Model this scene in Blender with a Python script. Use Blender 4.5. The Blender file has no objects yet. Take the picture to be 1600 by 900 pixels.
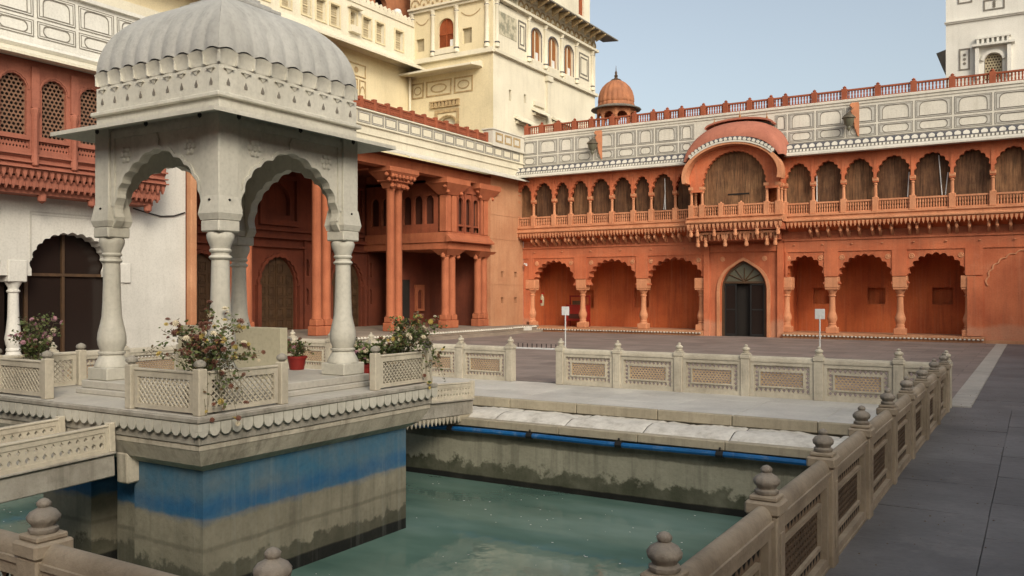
import bpy, bmesh, math, random
from mathutils import Vector, Matrix
from mathutils.geometry import tessellate_polygon
random.seed(7)
PI = math.pi
C = bpy.context.scene.collection
SC = bpy.context.scene

# ------------------------------------------------------------------ camera
YAW = math.atan(820/1343)
cam_d = bpy.data.cameras.new('camera'); cam = bpy.data.objects.new('camera', cam_d); C.objects.link(cam)
cam.location = (0, 0, 1.65); cam.rotation_euler = (PI/2, 0, YAW)
cam_d.sensor_width = 36; cam_d.lens = 36*1343/1600; cam_d.shift_y = 8/1600
cam_d.clip_start = 0.05; cam_d.clip_end = 3000
SC.camera = cam
# ------------------------------------------------------------------ world, sun, exposure
SUN_EL, SUN_AZ = math.radians(32), math.radians(128)      # azimuth clockwise from +Y
w = bpy.data.worlds.new('World'); SC.world = w; w.use_nodes = True
nt = w.node_tree; bg = nt.nodes['Background']
sky = nt.nodes.new('ShaderNodeTexSky'); sky.sky_type = 'NISHITA'; sky.sun_disc = False
sky.sun_elevation = SUN_EL; sky.sun_rotation = SUN_AZ
sky.air_density = 1.0; sky.dust_density = 5.0; sky.ozone_density = 1.2; sky.altitude = 200
hs = nt.nodes.new('ShaderNodeHueSaturation'); hs.inputs['Saturation'].default_value = .62; hs.inputs['Value'].default_value = 1.36
nt.links.new(sky.outputs[0], hs.inputs['Color']); tint = nt.nodes.new('ShaderNodeMix'); tint.data_type = 'RGBA'; tint.blend_type = 'MULTIPLY'; tint.inputs[0].default_value = 1; tint.inputs[7].default_value = (1.0, 1.0, .93, 1)
nt.links.new(hs.outputs[0], tint.inputs[6]); nt.links.new(tint.outputs[2], bg.inputs[0]); bg.inputs[1].default_value = 0.15
sd = bpy.data.lights.new('sun', 'SUN'); sun = bpy.data.objects.new('sun', sd); C.objects.link(sun)
sd.energy = 1.5; sd.angle = math.radians(16); sd.color = (1.0, 0.88, 0.73)
dv = Vector((math.sin(SUN_AZ)*math.cos(SUN_EL), math.cos(SUN_AZ)*math.cos(SUN_EL), math.sin(SUN_EL)))
sun.rotation_euler = dv.to_track_quat('Z', 'Y').to_euler()
SC.view_settings.view_transform = 'Standard'; SC.view_settings.look = 'None'
SC.view_settings.exposure = 0.0; SC.view_settings.gamma = 1.0; SC.view_settings.use_curve_mapping = False
SC.render.engine = 'CYCLES'

# ------------------------------------------------------------------ materials
def mat(name, c1, c2=None, scale=1.5, rough=0.8, bump=0.25, bscale=30, streak=0.0, streakc=(0.05, 0.045, 0.04),
        spots=0.0, spotc=(0.1, 0.09, 0.07), spotscale=3.0, lo=0.35, hi=0.7, metallic=0, zband=None, spec=0.4, thresh=.5, wash=None, sharp=.12, var=.10):
    m = bpy.data.materials.new(name); m.use_nodes = True
    t = m.node_tree; N = t.nodes; L = t.links; b = N['Principled BSDF']
    b.inputs['Roughness'].default_value = rough; b.inputs['Metallic'].default_value = metallic
    b.inputs['Specular IOR Level'].default_value = spec
    g = N.new('ShaderNodeNewGeometry')
    def noise(s, det=6, vec=None, r=0.6):
        n = N.new('ShaderNodeTexNoise'); n.inputs['Scale'].default_value = s; n.inputs['Detail'].default_value = det
        n.inputs['Roughness'].default_value = r
        L.new(vec or g.outputs['Position'], n.inputs['Vector']); return n.outputs[0]
    def ramp(f, a, z):
        r = N.new('ShaderNodeMapRange'); r.inputs[1].default_value = a; r.inputs[2].default_value = z
        L.new(f, r.inputs[0]); return r.outputs[0]
    def mix(f, a, c, k=None):
        x = N.new('ShaderNodeMix'); x.data_type = 'RGBA'
        if k is not None:
            mm = N.new('ShaderNodeMath'); mm.operation = 'MULTIPLY'; mm.inputs[1].default_value = k; L.new(f, mm.inputs[0]); f = mm.outputs[0]
        L.new(f, x.inputs[0])
        for i, v in ((6, a), (7, c)):
            if isinstance(v, tuple): x.inputs[i].default_value = (*v, 1)
            else: L.new(v, x.inputs[i])
        return x.outputs[2]
    c2 = c2 or tuple(v*0.75 for v in c1)
    col = mix(ramp(noise(scale), lo, hi), c1, c2)
    if streak:
        mp = N.new('ShaderNodeMapping'); mp.inputs['Scale'].default_value = (5, 5, 0.35)
        L.new(g.outputs['Position'], mp.inputs[0])
        col = mix(ramp(noise(1.3, 7, mp.outputs[0], .7), thresh, thresh+.25), col, streakc, streak)
    if spots:
        col = mix(ramp(noise(spotscale, 9, None, .75), .55, .72), col, spotc, spots)
    if zband:
        sep = N.new('ShaderNodeSeparateXYZ'); L.new(g.outputs['Position'], sep.inputs[0])
        for (z0, z1, amp, ns, cc, k, *sh) in zband:       # band of colour between two heights, ragged edges
            n1 = N.new('ShaderNodeMath'); n1.operation = 'MULTIPLY_ADD'; L.new(noise(ns, 6), n1.inputs[0])
            n1.inputs[1].default_value = amp; L.new(sep.outputs[2], n1.inputs[2])
            zz = N.new('ShaderNodeMath'); zz.operation = 'SUBTRACT'; L.new(n1.outputs[0], zz.inputs[0]); zz.inputs[1].default_value = amp*.5
            e = max(0.01, amp*(sh[0] if sh else sharp))
            a = ramp(zz.outputs[0], z0-e, z0+e); bb = ramp(zz.outputs[0], z1+e, z1-e)
            mm = N.new('ShaderNodeMath'); mm.operation = 'MULTIPLY'; L.new(a, mm.inputs[0]); L.new(bb, mm.inputs[1])
            f = mm.outputs[0]
            m2 = N.new('ShaderNodeMath'); m2.operation = 'MULTIPLY'; L.new(f, m2.inputs[0]); L.new(ramp(noise(2.2, 8), .2, .62), m2.inputs[1])
            m3 = N.new('ShaderNodeMath'); m3.operation = 'MULTIPLY_ADD'; L.new(f, m3.inputs[0]); m3.inputs[1].default_value = .5
            m4 = N.new('ShaderNodeMath'); m4.operation = 'MULTIPLY'; L.new(m2.outputs[0], m4.inputs[0]); m4.inputs[1].default_value = .5
            L.new(m4.outputs[0], m3.inputs[2])
            col = mix(m3.outputs[0], col, cc, k)
    if wash:
        mp2 = N.new('ShaderNodeMapping'); mp2.inputs['Scale'].default_value = (9, 9, .25); mp2.inputs['Location'].default_value = (3, 7, 1)
        L.new(g.outputs['Position'], mp2.inputs[0])
        col = mix(ramp(noise(1.1, 8, mp2.outputs[0], .75), .52, .72), col, wash[0], wash[1])
    big = ramp(noise(.45, 5), .3, .7)
    col = mix(big, col, mix(big, col, (0, 0, 0), .16), 1.0)
    oi = N.new('ShaderNodeObjectInfo'); vr = ramp(oi.outputs['Random'], 0, 1)
    col = mix(vr, col, mix(vr, col, (0, 0, 0), var), 1.0)
    fine = ramp(noise(22, 4), .3, .75)
    col = mix(fine, col, mix(fine, col, (0, 0, 0), .2), 1.0)
    L.new(col, b.inputs['Base Color'])
    if bump:
        bp = N.new('ShaderNodeBump'); bp.inputs['Strength'].default_value = bump; bp.inputs['Distance'].default_value = 0.02
        L.new(noise(bscale, 6), bp.inputs['Height']); L.new(bp.outputs[0], b.inputs['Normal'])
    return m

MB = dict(
 marble=mat('pavilion_marble', (.60, .58, .50), (.50, .48, .405), 1.2, .6, .12, 25, streak=.25, streakc=(.15, .14, .12), spots=.18),
 dome=mat('dome_plaster', (.44, .435, .405), (.37, .365, .335), 2.0, .75, .2, 30, streak=.35, streakc=(.12, .12, .115)),
 ledge=mat('ledge_stone', (.40, .375, .32), (.235, .215, .175), 2.5, .85, .35, 30, streak=.6, streakc=(.09, .08, .06), spots=.5, spotc=(.10, .09, .07)),
 floor=mat('platform_marble', (.58, .55, .48), (.44, .42, .37), 1.6, .55, .1, 20, spots=.3, spotc=(.2, .18, .15)),
 fence=mat('fence_sandstone', (.39, .325, .24), (.235, .19, .135), 1.8, .75, .3, 40, streak=.28, streakc=(.12, .10, .08), spots=.35, spotc=(.13, .11, .09)),
 fence_back=mat('fence_cream_marble', (.58, .53, .42), (.46, .41, .32), 1.8, .7, .2, 40, streak=.3, streakc=(.2, .18, .13), spots=.2),
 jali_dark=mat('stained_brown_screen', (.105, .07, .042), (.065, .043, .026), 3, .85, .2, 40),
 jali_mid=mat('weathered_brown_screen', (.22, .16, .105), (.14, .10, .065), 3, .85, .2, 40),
 jali=mat('jali_warm_stone', (.50, .37, .22), (.38, .27, .16), 3, .8, .2, 40),
 finial=mat('finial_stone', (.34, .30, .245), (.22, .195, .16), 9, .7, .35, 50, spots=.4, spotc=(.1, .09, .08), spotscale=14),
 walk=mat('walkway_marble', (.60, .58, .53), (.44, .43, .40), 1.3, .5, .12, 20, spots=.45, spotc=(.18, .17, .15), spotscale=1.6),
 chute=mat('carved_marble', (.72, .69, .62), (.52, .49, .43), 5, .55, .4, 18, spots=.45, spotc=(.2, .17, .13), spotscale=5),
 lip=mat('lip_stone', (.42, .37, .27), (.33, .29, .21), 2, .7, .2, 30, streak=.5, streakc=(.15, .13, .1)),
 pier=mat('pier_concrete', (.27, .25, .185), (.16, .145, .105), 1.6, .85, .35, 18, streak=.55, streakc=(.065, .06, .045), spots=.3, spotc=(.08, .075, .055),
          zband=[(-.35, .3, .12, 3.5, (.02, .12, .215), .92, .12), (-.35, -.19, .18, 3.0, (.006, .085, .21), .8, .3), (-.64, -.60, .06, 2, (.09, .08, .055), .55), (-1.6, -.80, .5, 5, (.05, .05, .032), .95), (-1.6, -.95, .04, 2, (.004, .005, .004), 1.0), (-1.6, -.95, .04, 2, (.004, .005, .004), 1.0)], wash=((.30, .32, .29), .16), sharp=.05),
 corbel=mat('corbel_stone_bounce_lit', (.56, .51, .41), (.40, .36, .28), 3, .9, .4, 20, streak=.65, streakc=(.10, .085, .06), thresh=.48),  # paler than its neighbours: light bounced off the water is put into the colour
 poolwall=mat('pool_wall_plaster', (.33, .32, .245), (.225, .22, .165), 1.4, .85, .35, 18, streak=.6, streakc=(.07, .065, .05),
          zband=[(-.50, -.2, .12, 2, (.07, .07, .05), .85), (-1.6, -.80, .6, 5, (.045, .05, .028), .97), (-1.6, -.99, .05, 1.5, (.004, .005, .004), 1.0), (-1.6, -.99, .05, 1.5, (.004, .005, .004), 1.0)], sharp=.05),
 bluepipe=mat('blue_pipe_paint', (.006, .12, .34), (.005, .08, .24), 4, .45, .1, 30, spots=.5, spotc=(.3, .33, .36), spotscale=6),
 black=mat('black_iron', (.015, .014, .013), None, 5, .6, .1),
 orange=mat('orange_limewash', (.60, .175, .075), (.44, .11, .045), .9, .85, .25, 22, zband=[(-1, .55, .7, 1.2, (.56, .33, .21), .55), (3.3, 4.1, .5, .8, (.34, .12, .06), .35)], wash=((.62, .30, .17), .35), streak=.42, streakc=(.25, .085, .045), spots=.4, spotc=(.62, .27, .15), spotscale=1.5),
 orange_light=mat('pale_orange_limewash', (.64, .29, .15), (.52, .21, .10), 2.0, .85, .3, 25, streak=.35, streakc=(.26, .1, .055), spots=.4, spotc=(.63, .33, .2), spotscale=3),
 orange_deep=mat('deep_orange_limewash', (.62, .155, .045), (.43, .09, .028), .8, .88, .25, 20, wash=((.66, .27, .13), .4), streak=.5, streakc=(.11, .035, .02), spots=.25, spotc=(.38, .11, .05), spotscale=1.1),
 portico_shade=mat('portico_limewash_with_shade', (.20, .048, .022), (.13, .032, .016), 1.2, .88, .2, 20, streak=.4, streakc=(.06, .02, .012)),  # portico red darkened so that its colour carries the interior shade
 portico_mid=mat('portico_shaded_limewash', (.32, .085, .038), (.21, .055, .025), 1.6, .88, .3, 20, streak=.55, streakc=(.08, .028, .015)),  # middle step of the portico red, with some shade painted in
 portico=mat('portico_sandstone', (.47, .15, .068), (.36, .105, .046), 1.5, .85, .25, 22, streak=.4, streakc=(.17, .05, .03)),
 pinkwall=mat('pinkish_block_wall', (.52, .27, .145), (.42, .19, .095), 1.0, .88, .25, 20, streak=.4, streakc=(.22, .10, .06)),
 redrail=mat('red_sandstone_rail', (.33, .09, .04), (.25, .065, .03), 2, .85, .2, 25, streak=.3, streakc=(.12, .04, .03)),
 leftred=mat('red_carved_stone', (.38, .135, .085), (.29, .098, .062), 1.5, .85, .25, 22, streak=.4, streakc=(.15, .05, .035)),
 roofpink=mat('pink_roof_plaster', (.42, .155, .10), (.32, .11, .07), 1.5, .85, .25, 22, streak=.5, streakc=(.2, .07, .05)),
 domeorange=mat('orange_dome_plaster', (.47, .19, .09), (.30, .12, .06), 3, .85, .25, 22, streak=.6, streakc=(.2, .09, .05)),
 lattice_brown=mat('dark_brown_lattice', (.24, .13, .08), (.17, .09, .055), 5, .8, .1),
 white=mat('white_limewash', (.68, .665, .61), (.61, .595, .54), 1.0, .85, .2, 20, streak=.2, streakc=(.32, .30, .25)),
 cream=mat('cream_limewash', (.72, .625, .415), (.64, .55, .355), .6, .85, .2, 14, streak=.25, streakc=(.42, .34, .21)),
 cream_pale=mat('pale_cream_limewash', (.74, .69, .55), (.66, .61, .48), .7, .85, .2, 14, streak=.28, streakc=(.40, .36, .27)),
 parapet=mat('parapet_limewash', (.68, .645, .565), (.59, .56, .485), 1.0, .85, .15, 20, streak=.35, streakc=(.33, .29, .22)),
 panelgrey=mat('grey_painted_line', (.15, .135, .115), (.22, .20, .165), 4, .85, 0),
 paneltint=mat('grey_painted_ground', (.53, .51, .46), (.45, .435, .39), 5, .85, 0, spots=.3, spotc=(.38, .36, .31), spotscale=12),
 trimdark=mat('dark_painted_trim', (.085, .09, .11), (.13, .12, .12), 3, .85, 0),
 frieze=mat('ochre_painted_frieze', (.50, .38, .20), (.30, .20, .11), 9, .85, .1),
 mural=mat('faded_mural_paint', (.27, .26, .19), (.55, .50, .37), 3.2, .85, 0, lo=.42, hi=.58, spots=.6, spotc=(.12, .14, .13), spotscale=5),
 wood=mat('brown_door_wood', (.095, .05, .022), (.06, .032, .015), 4, .6, .3, 30, streak=.4, streakc=(.03, .017, .01)),
 woodred=mat('red_shutter_wood', (.32, .075, .02), (.22, .05, .015), 4, .6, .2),
 woodlight=mat('ochre_shutter_wood', (.38, .17, .05), (.28, .12, .035), 4, .7, .2),
 ochrewood=mat('ochre_brown_shutter', (.30, .115, .03), (.22, .08, .02), 4, .7, .2),
 shutter=mat('beige_shutter', (.42, .36, .24), (.34, .28, .18), 6, .8, .2),
 dark=mat('dark_interior', (.02, .015, .012), None, 2, .9, 0),
 darkred=mat('dark_red_interior', (.09, .026, .014), (.06, .018, .01), 1, .9, .1),
 slate=mat('grey_eave_slate', (.20, .18, .15), (.14, .125, .105), 2, .8, .2),
 red=mat('red_enamel', (.30, .018, .010), (.2, .012, .008), 3, .5, .1),
 dusty=mat('dusty_plinth_stone', (.33, .27, .21), (.24, .19, .15), 1.2, .85, .2, 20, spots=.4, spotc=(.14, .11, .09)),
 pot=mat('red_clay_pot', (.28, .018, .012), (.2, .014, .01), 5, .6, .2),
 signwhite=mat('white_sign_paint', (.75, .75, .73), (.68, .68, .66), 3, .5, 0),
 board=mat('cream_stone_board', (.50, .46, .33), (.44, .40, .28), 1.5, .7, .1, 20, spots=.2, spotc=(.36, .32, .22)),
 soil=mat('soil', (.05, .035, .022), None, 8, .95, .5),
 lantern=mat('weathered_lantern_metal', (.16, .13, .09), (.1, .085, .06), 6, .55, .1, metallic=.4),
 grooved=mat('dusty_joint', (.115, .113, .11), None, 3, .9, .1),
)
def glass_mat():
    m = bpy.data.materials.new('dark_window_glass'); m.use_nodes = True; b = m.node_tree.nodes['Principled BSDF']
    b.inputs['Base Color'].default_value = (.018, .012, .010, 1); b.inputs['Roughness'].default_value = .18
    b.inputs['Specular IOR Level'].default_value = .35; return m
MB['glass'] = glass_mat()
def glass2():
    m = bpy.data.materials.new('greenish_dusty_glass'); m.use_nodes = True; b = m.node_tree.nodes['Principled BSDF']
    b.inputs['Base Color'].default_value = (.10, .095, .065, 1); b.inputs['Roughness'].default_value = .35; return m
MB['glass2'] = glass2()
def blind_mat(ca, cb):
    m = mat('brown_cane_blind', ca, cb, 2.2, .85, .2, 20, streak=.5, streakc=(.09, .045, .02), spots=.6, spotc=(.34, .20, .10), spotscale=1.7)
    t = m.node_tree; N = t.nodes; L = t.links; b = N['Principled BSDF']
    g = N.new('ShaderNodeNewGeometry'); 
    mpb = N.new('ShaderNodeMapping'); mpb.inputs['Scale'].default_value = (13, 13, .9); L.new(g.outputs['Position'], mpb.inputs[0])
    wn = N.new('ShaderNodeTexNoise'); wn.inputs['Scale'].default_value = 1.6; wn.inputs['Detail'].default_value = 8; wn.inputs['Roughness'].default_value = .7; L.new(mpb.outputs[0], wn.inputs[0])
    wv = N.new('ShaderNodeMapRange'); wv.inputs[1].default_value = .34; wv.inputs[2].default_value = .62; wv.inputs[3].default_value = .25; L.new(wn.outputs[0], wv.inputs[0])
    old = b.inputs['Base Color'].links[0].from_socket
    x = N.new('ShaderNodeMix'); x.data_type = 'RGBA'; x.blend_type = 'MULTIPLY'; x.inputs[0].default_value = .9
    L.new(old, x.inputs[6]); L.new(wv.outputs[0], x.inputs[7]); L.new(x.outputs[2], b.inputs['Base Color'])
    return m
MB['blind'] = blind_mat((.33, .165, .075), (.19, .09, .042)); MB['blind_dark'] = blind_mat((.22, .105, .048), (.11, .05, .024))
def leaf_mat(name, c1, c2):
    m = mat(name, c1, c2, 14, .6, 0); b = m.node_tree.nodes['Principled BSDF']
    b.inputs['Subsurface Weight'].default_value = 0.0; return m
MB['leaf'] = leaf_mat('green_leaf', (.065, .10, .025), (.13, .15, .045))
MB['leaf_brown'] = leaf_mat('browned_leaf', (.10, .06, .03), (.14, .10, .04))
MB['stem'] = mat('plant_stem', (.12, .11, .055), None, 10, .8, 0)
MB['petal_yellow'] = leaf_mat('yellow_petal', (.50, .40, .10), (.40, .27, .08))
MB['petal_brown'] = leaf_mat('withered_petal', (.12, .045, .03), (.19, .075, .04))
MB['petal_pink'] = leaf_mat('pink_petal', (.50, .27, .31), (.38, .2, .25))
MB['petal_cream'] = leaf_mat('cream_petal', (.66, .58, .42), (.55, .48, .33))
def water_mat():
    m = bpy.data.materials.new('green_pool_water'); m.use_nodes = True
    t = m.node_tree; N = t.nodes; L = t.links; b = N['Principled BSDF']
    g = N.new('ShaderNodeNewGeometry')
    mp = N.new('ShaderNodeMapping'); mp.inputs['Scale'].default_value = (.5, 1.2, 1); mp.inputs['Rotation'].default_value = (0, 0, .5); L.new(g.outputs['Position'], mp.inputs[0])
    n = N.new('ShaderNodeTexNoise'); n.inputs['Scale'].default_value = .9; n.inputs['Detail'].default_value = 5; L.new(mp.outputs[0], n.inputs[0])
    r = N.new('ShaderNodeValToRGB'); L.new(n.outputs[0], r.inputs[0])
    e = r.color_ramp.elements; e[0].position = .3; e[0].color = (.06, .115, .095, 1); e[1].position = .72; e[1].color = (.17, .26, .23, 1)
    k = r.color_ramp.elements.new(.5); k.color = (.105, .18, .15, 1)
    L.new(r.outputs[0], b.inputs['Base Color'])
    b.inputs['Roughness'].default_value = .035; b.inputs['IOR'].default_value = 1.33; b.inputs['Specular IOR Level'].default_value = .5
    n2 = N.new('ShaderNodeTexNoise'); n2.inputs['Scale'].default_value = 5; n2.inputs['Detail'].default_value = 3; L.new(g.outputs['Position'], n2.inputs[0])
    bp = N.new('ShaderNodeBump'); bp.inputs['Strength'].default_value = .12; bp.inputs['Distance'].default_value = .02
    L.new(n2.outputs[0], bp.inputs['Height']); L.new(bp.outputs[0], b.inputs['Normal'])
    return m
MB['water'] = water_mat()
def paving(name, c1, c2, joint, sx, sy, spots=.4, jw=.012):
    m = mat(name, c1, c2, .9, .7, .3, 14, spots=spots, spotc=tuple(v*.5 for v in c1), spotscale=1.3)
    t = m.node_tree; N = t.nodes; L = t.links; b = N['Principled BSDF']
    g = N.new('ShaderNodeNewGeometry'); br = N.new('ShaderNodeTexBrick')
    br.inputs['Scale'].default_value = 1; br.inputs['Brick Width'].default_value = sx; br.inputs['Row Height'].default_value = sy
    br.inputs['Mortar Size'].default_value = jw; br.inputs['Mortar Smooth'].default_value = .2
    br.inputs['Color1'].default_value = (1, 1, 1, 1); br.inputs['Color2'].default_value = (.78, .78, .78, 1); br.inputs['Mortar'].default_value = (joint,)*3+(1,)
    L.new(g.outputs['Position'], br.inputs[0])
    old = b.inputs['Base Color'].links[0].from_socket
    x = N.new('ShaderNodeMix'); x.data_type = 'RGBA'; x.blend_type = 'MULTIPLY'; x.inputs[0].default_value = 1
    L.new(old, x.inputs[6]); L.new(br.outputs[0], x.inputs[7]); L.new(x.outputs[2], b.inputs['Base Color'])
    return m
MB['court'] = paving('rosy_courtyard_paving', (.31, .25, .22), (.225, .185, .165), .6, .9, .6)
MB['slab'] = mat('dark_grey_flagstone', (.165, .163, .165), (.09, .089, .093), .8, .6, .5, 12, var=.14, spots=.5, spotc=(.27, .26, .25), spotscale=1.1)
MB['strip'] = mat('pale_strip_stone', (.46, .43, .38), (.36, .34, .3), 2, .7, .2)

# ------------------------------------------------------------------ mesh helpers
class Mesh:
    def __init__(s): s.v = []; s.f = []; s.m = []; s.k = 0
    def mat(s, k): s.k = k; return s
    def add(s, vs, fs):
        o = len(s.v); s.v += [tuple(p) for p in vs]
        for f in fs: s.f.append(tuple(i+o for i in f)); s.m.append(s.k)
        return s
    def box(s, x0, x1, y0, y1, z0, z1, c=0):
        if c <= 0:
            return s.add([(x, y, z) for x in (x0, x1) for y in (y0, y1) for z in (z0, z1)],
                         [(0, 1, 3, 2), (4, 6, 7, 5), (0, 4, 5, 1), (2, 3, 7, 6), (0, 2, 6, 4), (1, 5, 7, 3)])
        lo = (x0, y0, z0); hi = (x1, y1, z1); idx = {}; vs = []
        for sx in (0, 1):
            for sy in (0, 1):
                for sz in (0, 1):
                    sg = (sx, sy, sz)
                    for a in range(3):
                        p = []
                        for q in range(3):
                            base = hi[q] if sg[q] else lo[q]
                            if q != a: base += -c if sg[q] else c
                            p.append(base)
                        idx[sg, a] = len(vs); vs.append(tuple(p))
        fs = []
        for a in range(3):
            b_, c_ = [q for q in range(3) if q != a]
            for sa in (0, 1):
                f = []
                for (sb, sc) in ((0, 0), (1, 0), (1, 1), (0, 1)):
                    g = [0]*3; g[a] = sa; g[b_] = sb; g[c_] = sc; f.append(idx[tuple(g), a])
                fs.append(tuple(f))
        for a in range(3):
            b_, c_ = [q for q in range(3) if q != a]
            for sb in (0, 1):
                for sc in (0, 1):
                    g = [0]*3; g[b_] = sb; g[c_] = sc; g0 = tuple(g); g[a] = 1; g1 = tuple(g)
                    fs.append((idx[g0, b_], idx[g0, c_], idx[g1, c_], idx[g1, b_]))
        for sx in (0, 1):
            for sy in (0, 1):
                for sz in (0, 1): fs.append(tuple(idx[(sx, sy, sz), a] for a in range(3)))
        return s.add(vs, fs)
    def lathe(s, prof, n=16, cx=0, cy=0, rot=0, lobe=0, lobes=8, caps=True):
        vs = []; fs = []
        for (r, z) in prof:
            for i in range(n):
                a = rot+2*PI*i/n; rr = r*(1+lobe*(abs(math.cos(a*lobes/2))-.5)) if lobe else r
                vs.append((cx+rr*math.cos(a), cy+rr*math.sin(a), z))
        for j in range(len(prof)-1):
            for i in range(n): fs.append((j*n+i, j*n+(i+1) % n, (j+1)*n+(i+1) % n, (j+1)*n+i))
        if caps:
            fs.append(tuple(range(n))); fs.append(tuple((len(prof)-1)*n+i for i in range(n)))
        return s.add(vs, fs)
    def prism(s, polys, y0, y1, sides=True):
        """polygons (outer, holes) in x,z, extruded along y"""
        pv = [[Vector((p[0], p[1], 0)) for p in q] for q in polys]
        tr = tessellate_polygon(pv); flat = [p for q in polys for p in q]; n = len(flat)
        vs = [(p[0], y0, p[1]) for p in flat]+[(p[0], y1, p[1]) for p in flat]
        fs = [tuple(t) for t in tr]+[tuple(i+n for i in t) for t in tr]
        if sides:
            o = 0
            for q in polys:
                for i in range(len(q)):
                    j = (i+1) % len(q); fs.append((o+i, o+j, o+j+n, o+i+n))
                o += len(q)
        return s.add(vs, fs)
    def ring(s, A, B, y0, y1):
        """frame between two closed outlines of equal length"""
        n = len(A); vs = [(p[0], y, p[1]) for y in (y0, y1) for q in (A, B) for p in q]; fs = []
        for i in range(n):
            j = (i+1) % n
            fs += [(i, j, n+j, n+i), (2*n+i, 2*n+j, 3*n+j, 3*n+i), (i, j, 2*n+j, 2*n+i), (n+i, n+j, 3*n+j, 3*n+i)]
        return s.add(vs, fs)
    def band(s, A, B, y0, y1):
        """solid strip between two open polylines of equal length"""
        n = len(A); vs = [(p[0], y, p[1]) for y in (y0, y1) for q in (A, B) for p in q]; fs = []
        for i in range(n-1):
            j = i+1
            fs += [(i, j, n+j, n+i), (2*n+i, 2*n+j, 3*n+j, 3*n+i), (i, j, 2*n+j, 2*n+i), (n+i, n+j, 3*n+j, 3*n+i)]
        fs += [(0, n, 3*n, 2*n), (n-1, 2*n-1, 4*n-1, 3*n-1)]
        return s.add(vs, fs)
    def extr_x(s, prof, x0, x1):
        """closed profile in (y,z) extruded along x"""
        n = len(prof); vs = [(x, p[0], p[1]) for x in (x0, x1) for p in prof]
        tr = tessellate_polygon([[Vector((p[0], p[1], 0)) for p in prof]])
        fs = [tuple(t) for t in tr]+[tuple(i+n for i in t) for t in tr]
        fs += [(i, (i+1) % n, n+(i+1) % n, n+i) for i in range(n)]
        return s.add(vs, fs)
    def tube(s, pts, r, n=6, r1=None):
        pts = [Vector(p) for p in pts]; r1 = r if r1 is None else r1; vs = []; fs = []
        for i, p in enumerate(pts):
            d = (pts[min(i+1, len(pts)-1)]-pts[max(i-1, 0)]).normalized()
            u = d.orthogonal().normalized() if abs(d.z) > .99 else d.cross(Vector((0, 0, 1))).normalized()
            q = d.cross(u); rr = r+(r1-r)*i/(len(pts)-1)
            for k in range(n): vs.append(p+u*rr*math.cos(2*PI*k/n)+q*rr*math.sin(2*PI*k/n))
        for i in range(len(pts)-1):
            for k in range(n): fs.append((i*n+k, i*n+(k+1) % n, (i+1)*n+(k+1) % n, (i+1)*n+k))
        fs += [tuple(range(n)), tuple((len(pts)-1)*n+k for k in range(n))]
        return s.add(vs, fs)
    def grid(s, P):
        """P[i][j] points"""
        n = len(P[0]); return s.add([p for r in P for p in r], [(i*n+j, i*n+j+1, (i+1)*n+j+1, (i+1)*n+j) for i in range(len(P)-1) for j in range(n-1)])
    def frustum(s, x0, x1, y0, y1, z0, X0, X1, Y0, Y1, z1):
        return s.add([(x0, y0, z0), (x1, y0, z0), (x1, y1, z0), (x0, y1, z0), (X0, Y0, z1), (X1, Y0, z1), (X1, Y1, z1), (X0, Y1, z1)],
                     [(0, 1, 2, 3), (4, 5, 6, 7), (0, 1, 5, 4), (1, 2, 6, 5), (2, 3, 7, 6), (3, 0, 4, 7)])
    def data(s, name, mats, smooth=0):
        me = bpy.data.meshes.new(name); me.from_pydata(s.v, [], s.f)
        if not isinstance(mats, (list, tuple)): mats = [mats]
        for m in mats: me.materials.append(MB[m] if isinstance(m, str) else m)
        me.polygons.foreach_set('material_index', s.m)
        b = bmesh.new(); b.from_mesh(me); bmesh.ops.recalc_face_normals(b, faces=b.faces); b.to_mesh(me); b.free()
        if smooth:
            me.shade_smooth(); me.set_sharp_from_angle(angle=math.radians(smooth))
        return me
    def build(s, name, mats, parent=None, smooth=0, loc=(0, 0, 0), rz=0):
        return inst(name, s.data(name, mats, smooth), parent, loc, rz)

def inst(name, me, parent=None, loc=(0, 0, 0), rz=0, sc=None):
    o = bpy.data.objects.new(name, me); C.objects.link(o); o.location = loc; o.rotation_euler = (0, 0, rz)
    if sc: o.scale = sc
    if parent: o.parent = parent
    return o
def thing(name, label, cat, loc=(0, 0, 0), rz=0, group=None):
    o = bpy.data.objects.new(name, None); C.objects.link(o); o.empty_display_size = .2
    o.location = loc; o.rotation_euler = (0, 0, rz); return tag(o, label, cat, group)
def tag(o, label=None, cat=None, group=None, kind=None):
    if label: o['label'] = label
    if cat: o['category'] = cat
    if group: o['group'] = group
    if kind: o['kind'] = kind
    return o
def copy_tree(o, parent=None):
    c = o.copy(); C.objects.link(c); c.parent = parent
    for ch in o.children: copy_tree(ch, c)
    return c
def foil(cx, half, zs, rise, n, bulge=.3, p=1.0, k=4, tip=0.0):
    """points of a multifoil arch from left springing to right springing"""
    B = []
    for i in range(n+1):
        th = PI-PI*i/n; x = math.cos(th); z = max(0.0, math.sin(th))**p
        B.append((cx+half*x, zs+rise*z+tip*max(0, 1-abs(x)*2.2)))
    out = []
    for i in range(n):
        a, b = B[i], B[i+1]; dx, dz = b[0]-a[0], b[1]-a[1]; l = math.hypot(dx, dz)
        for j in range(k):
            t = j/k; h = bulge*l*math.sin(PI*t); out.append((a[0]+dx*t-dz/l*h, a[1]+dz*t+dx/l*h))
    out.append(B[-1]); return out
def smooth_arch(cx, half, zs, rise, n=16, tip=0.0):
    return [(cx+half*math.cos(PI-PI*i/n), zs+rise*math.sin(PI*i/n)+tip*max(0, 1-abs(math.cos(PI*i/n))*2.5)) for i in range(n+1)]
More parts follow.
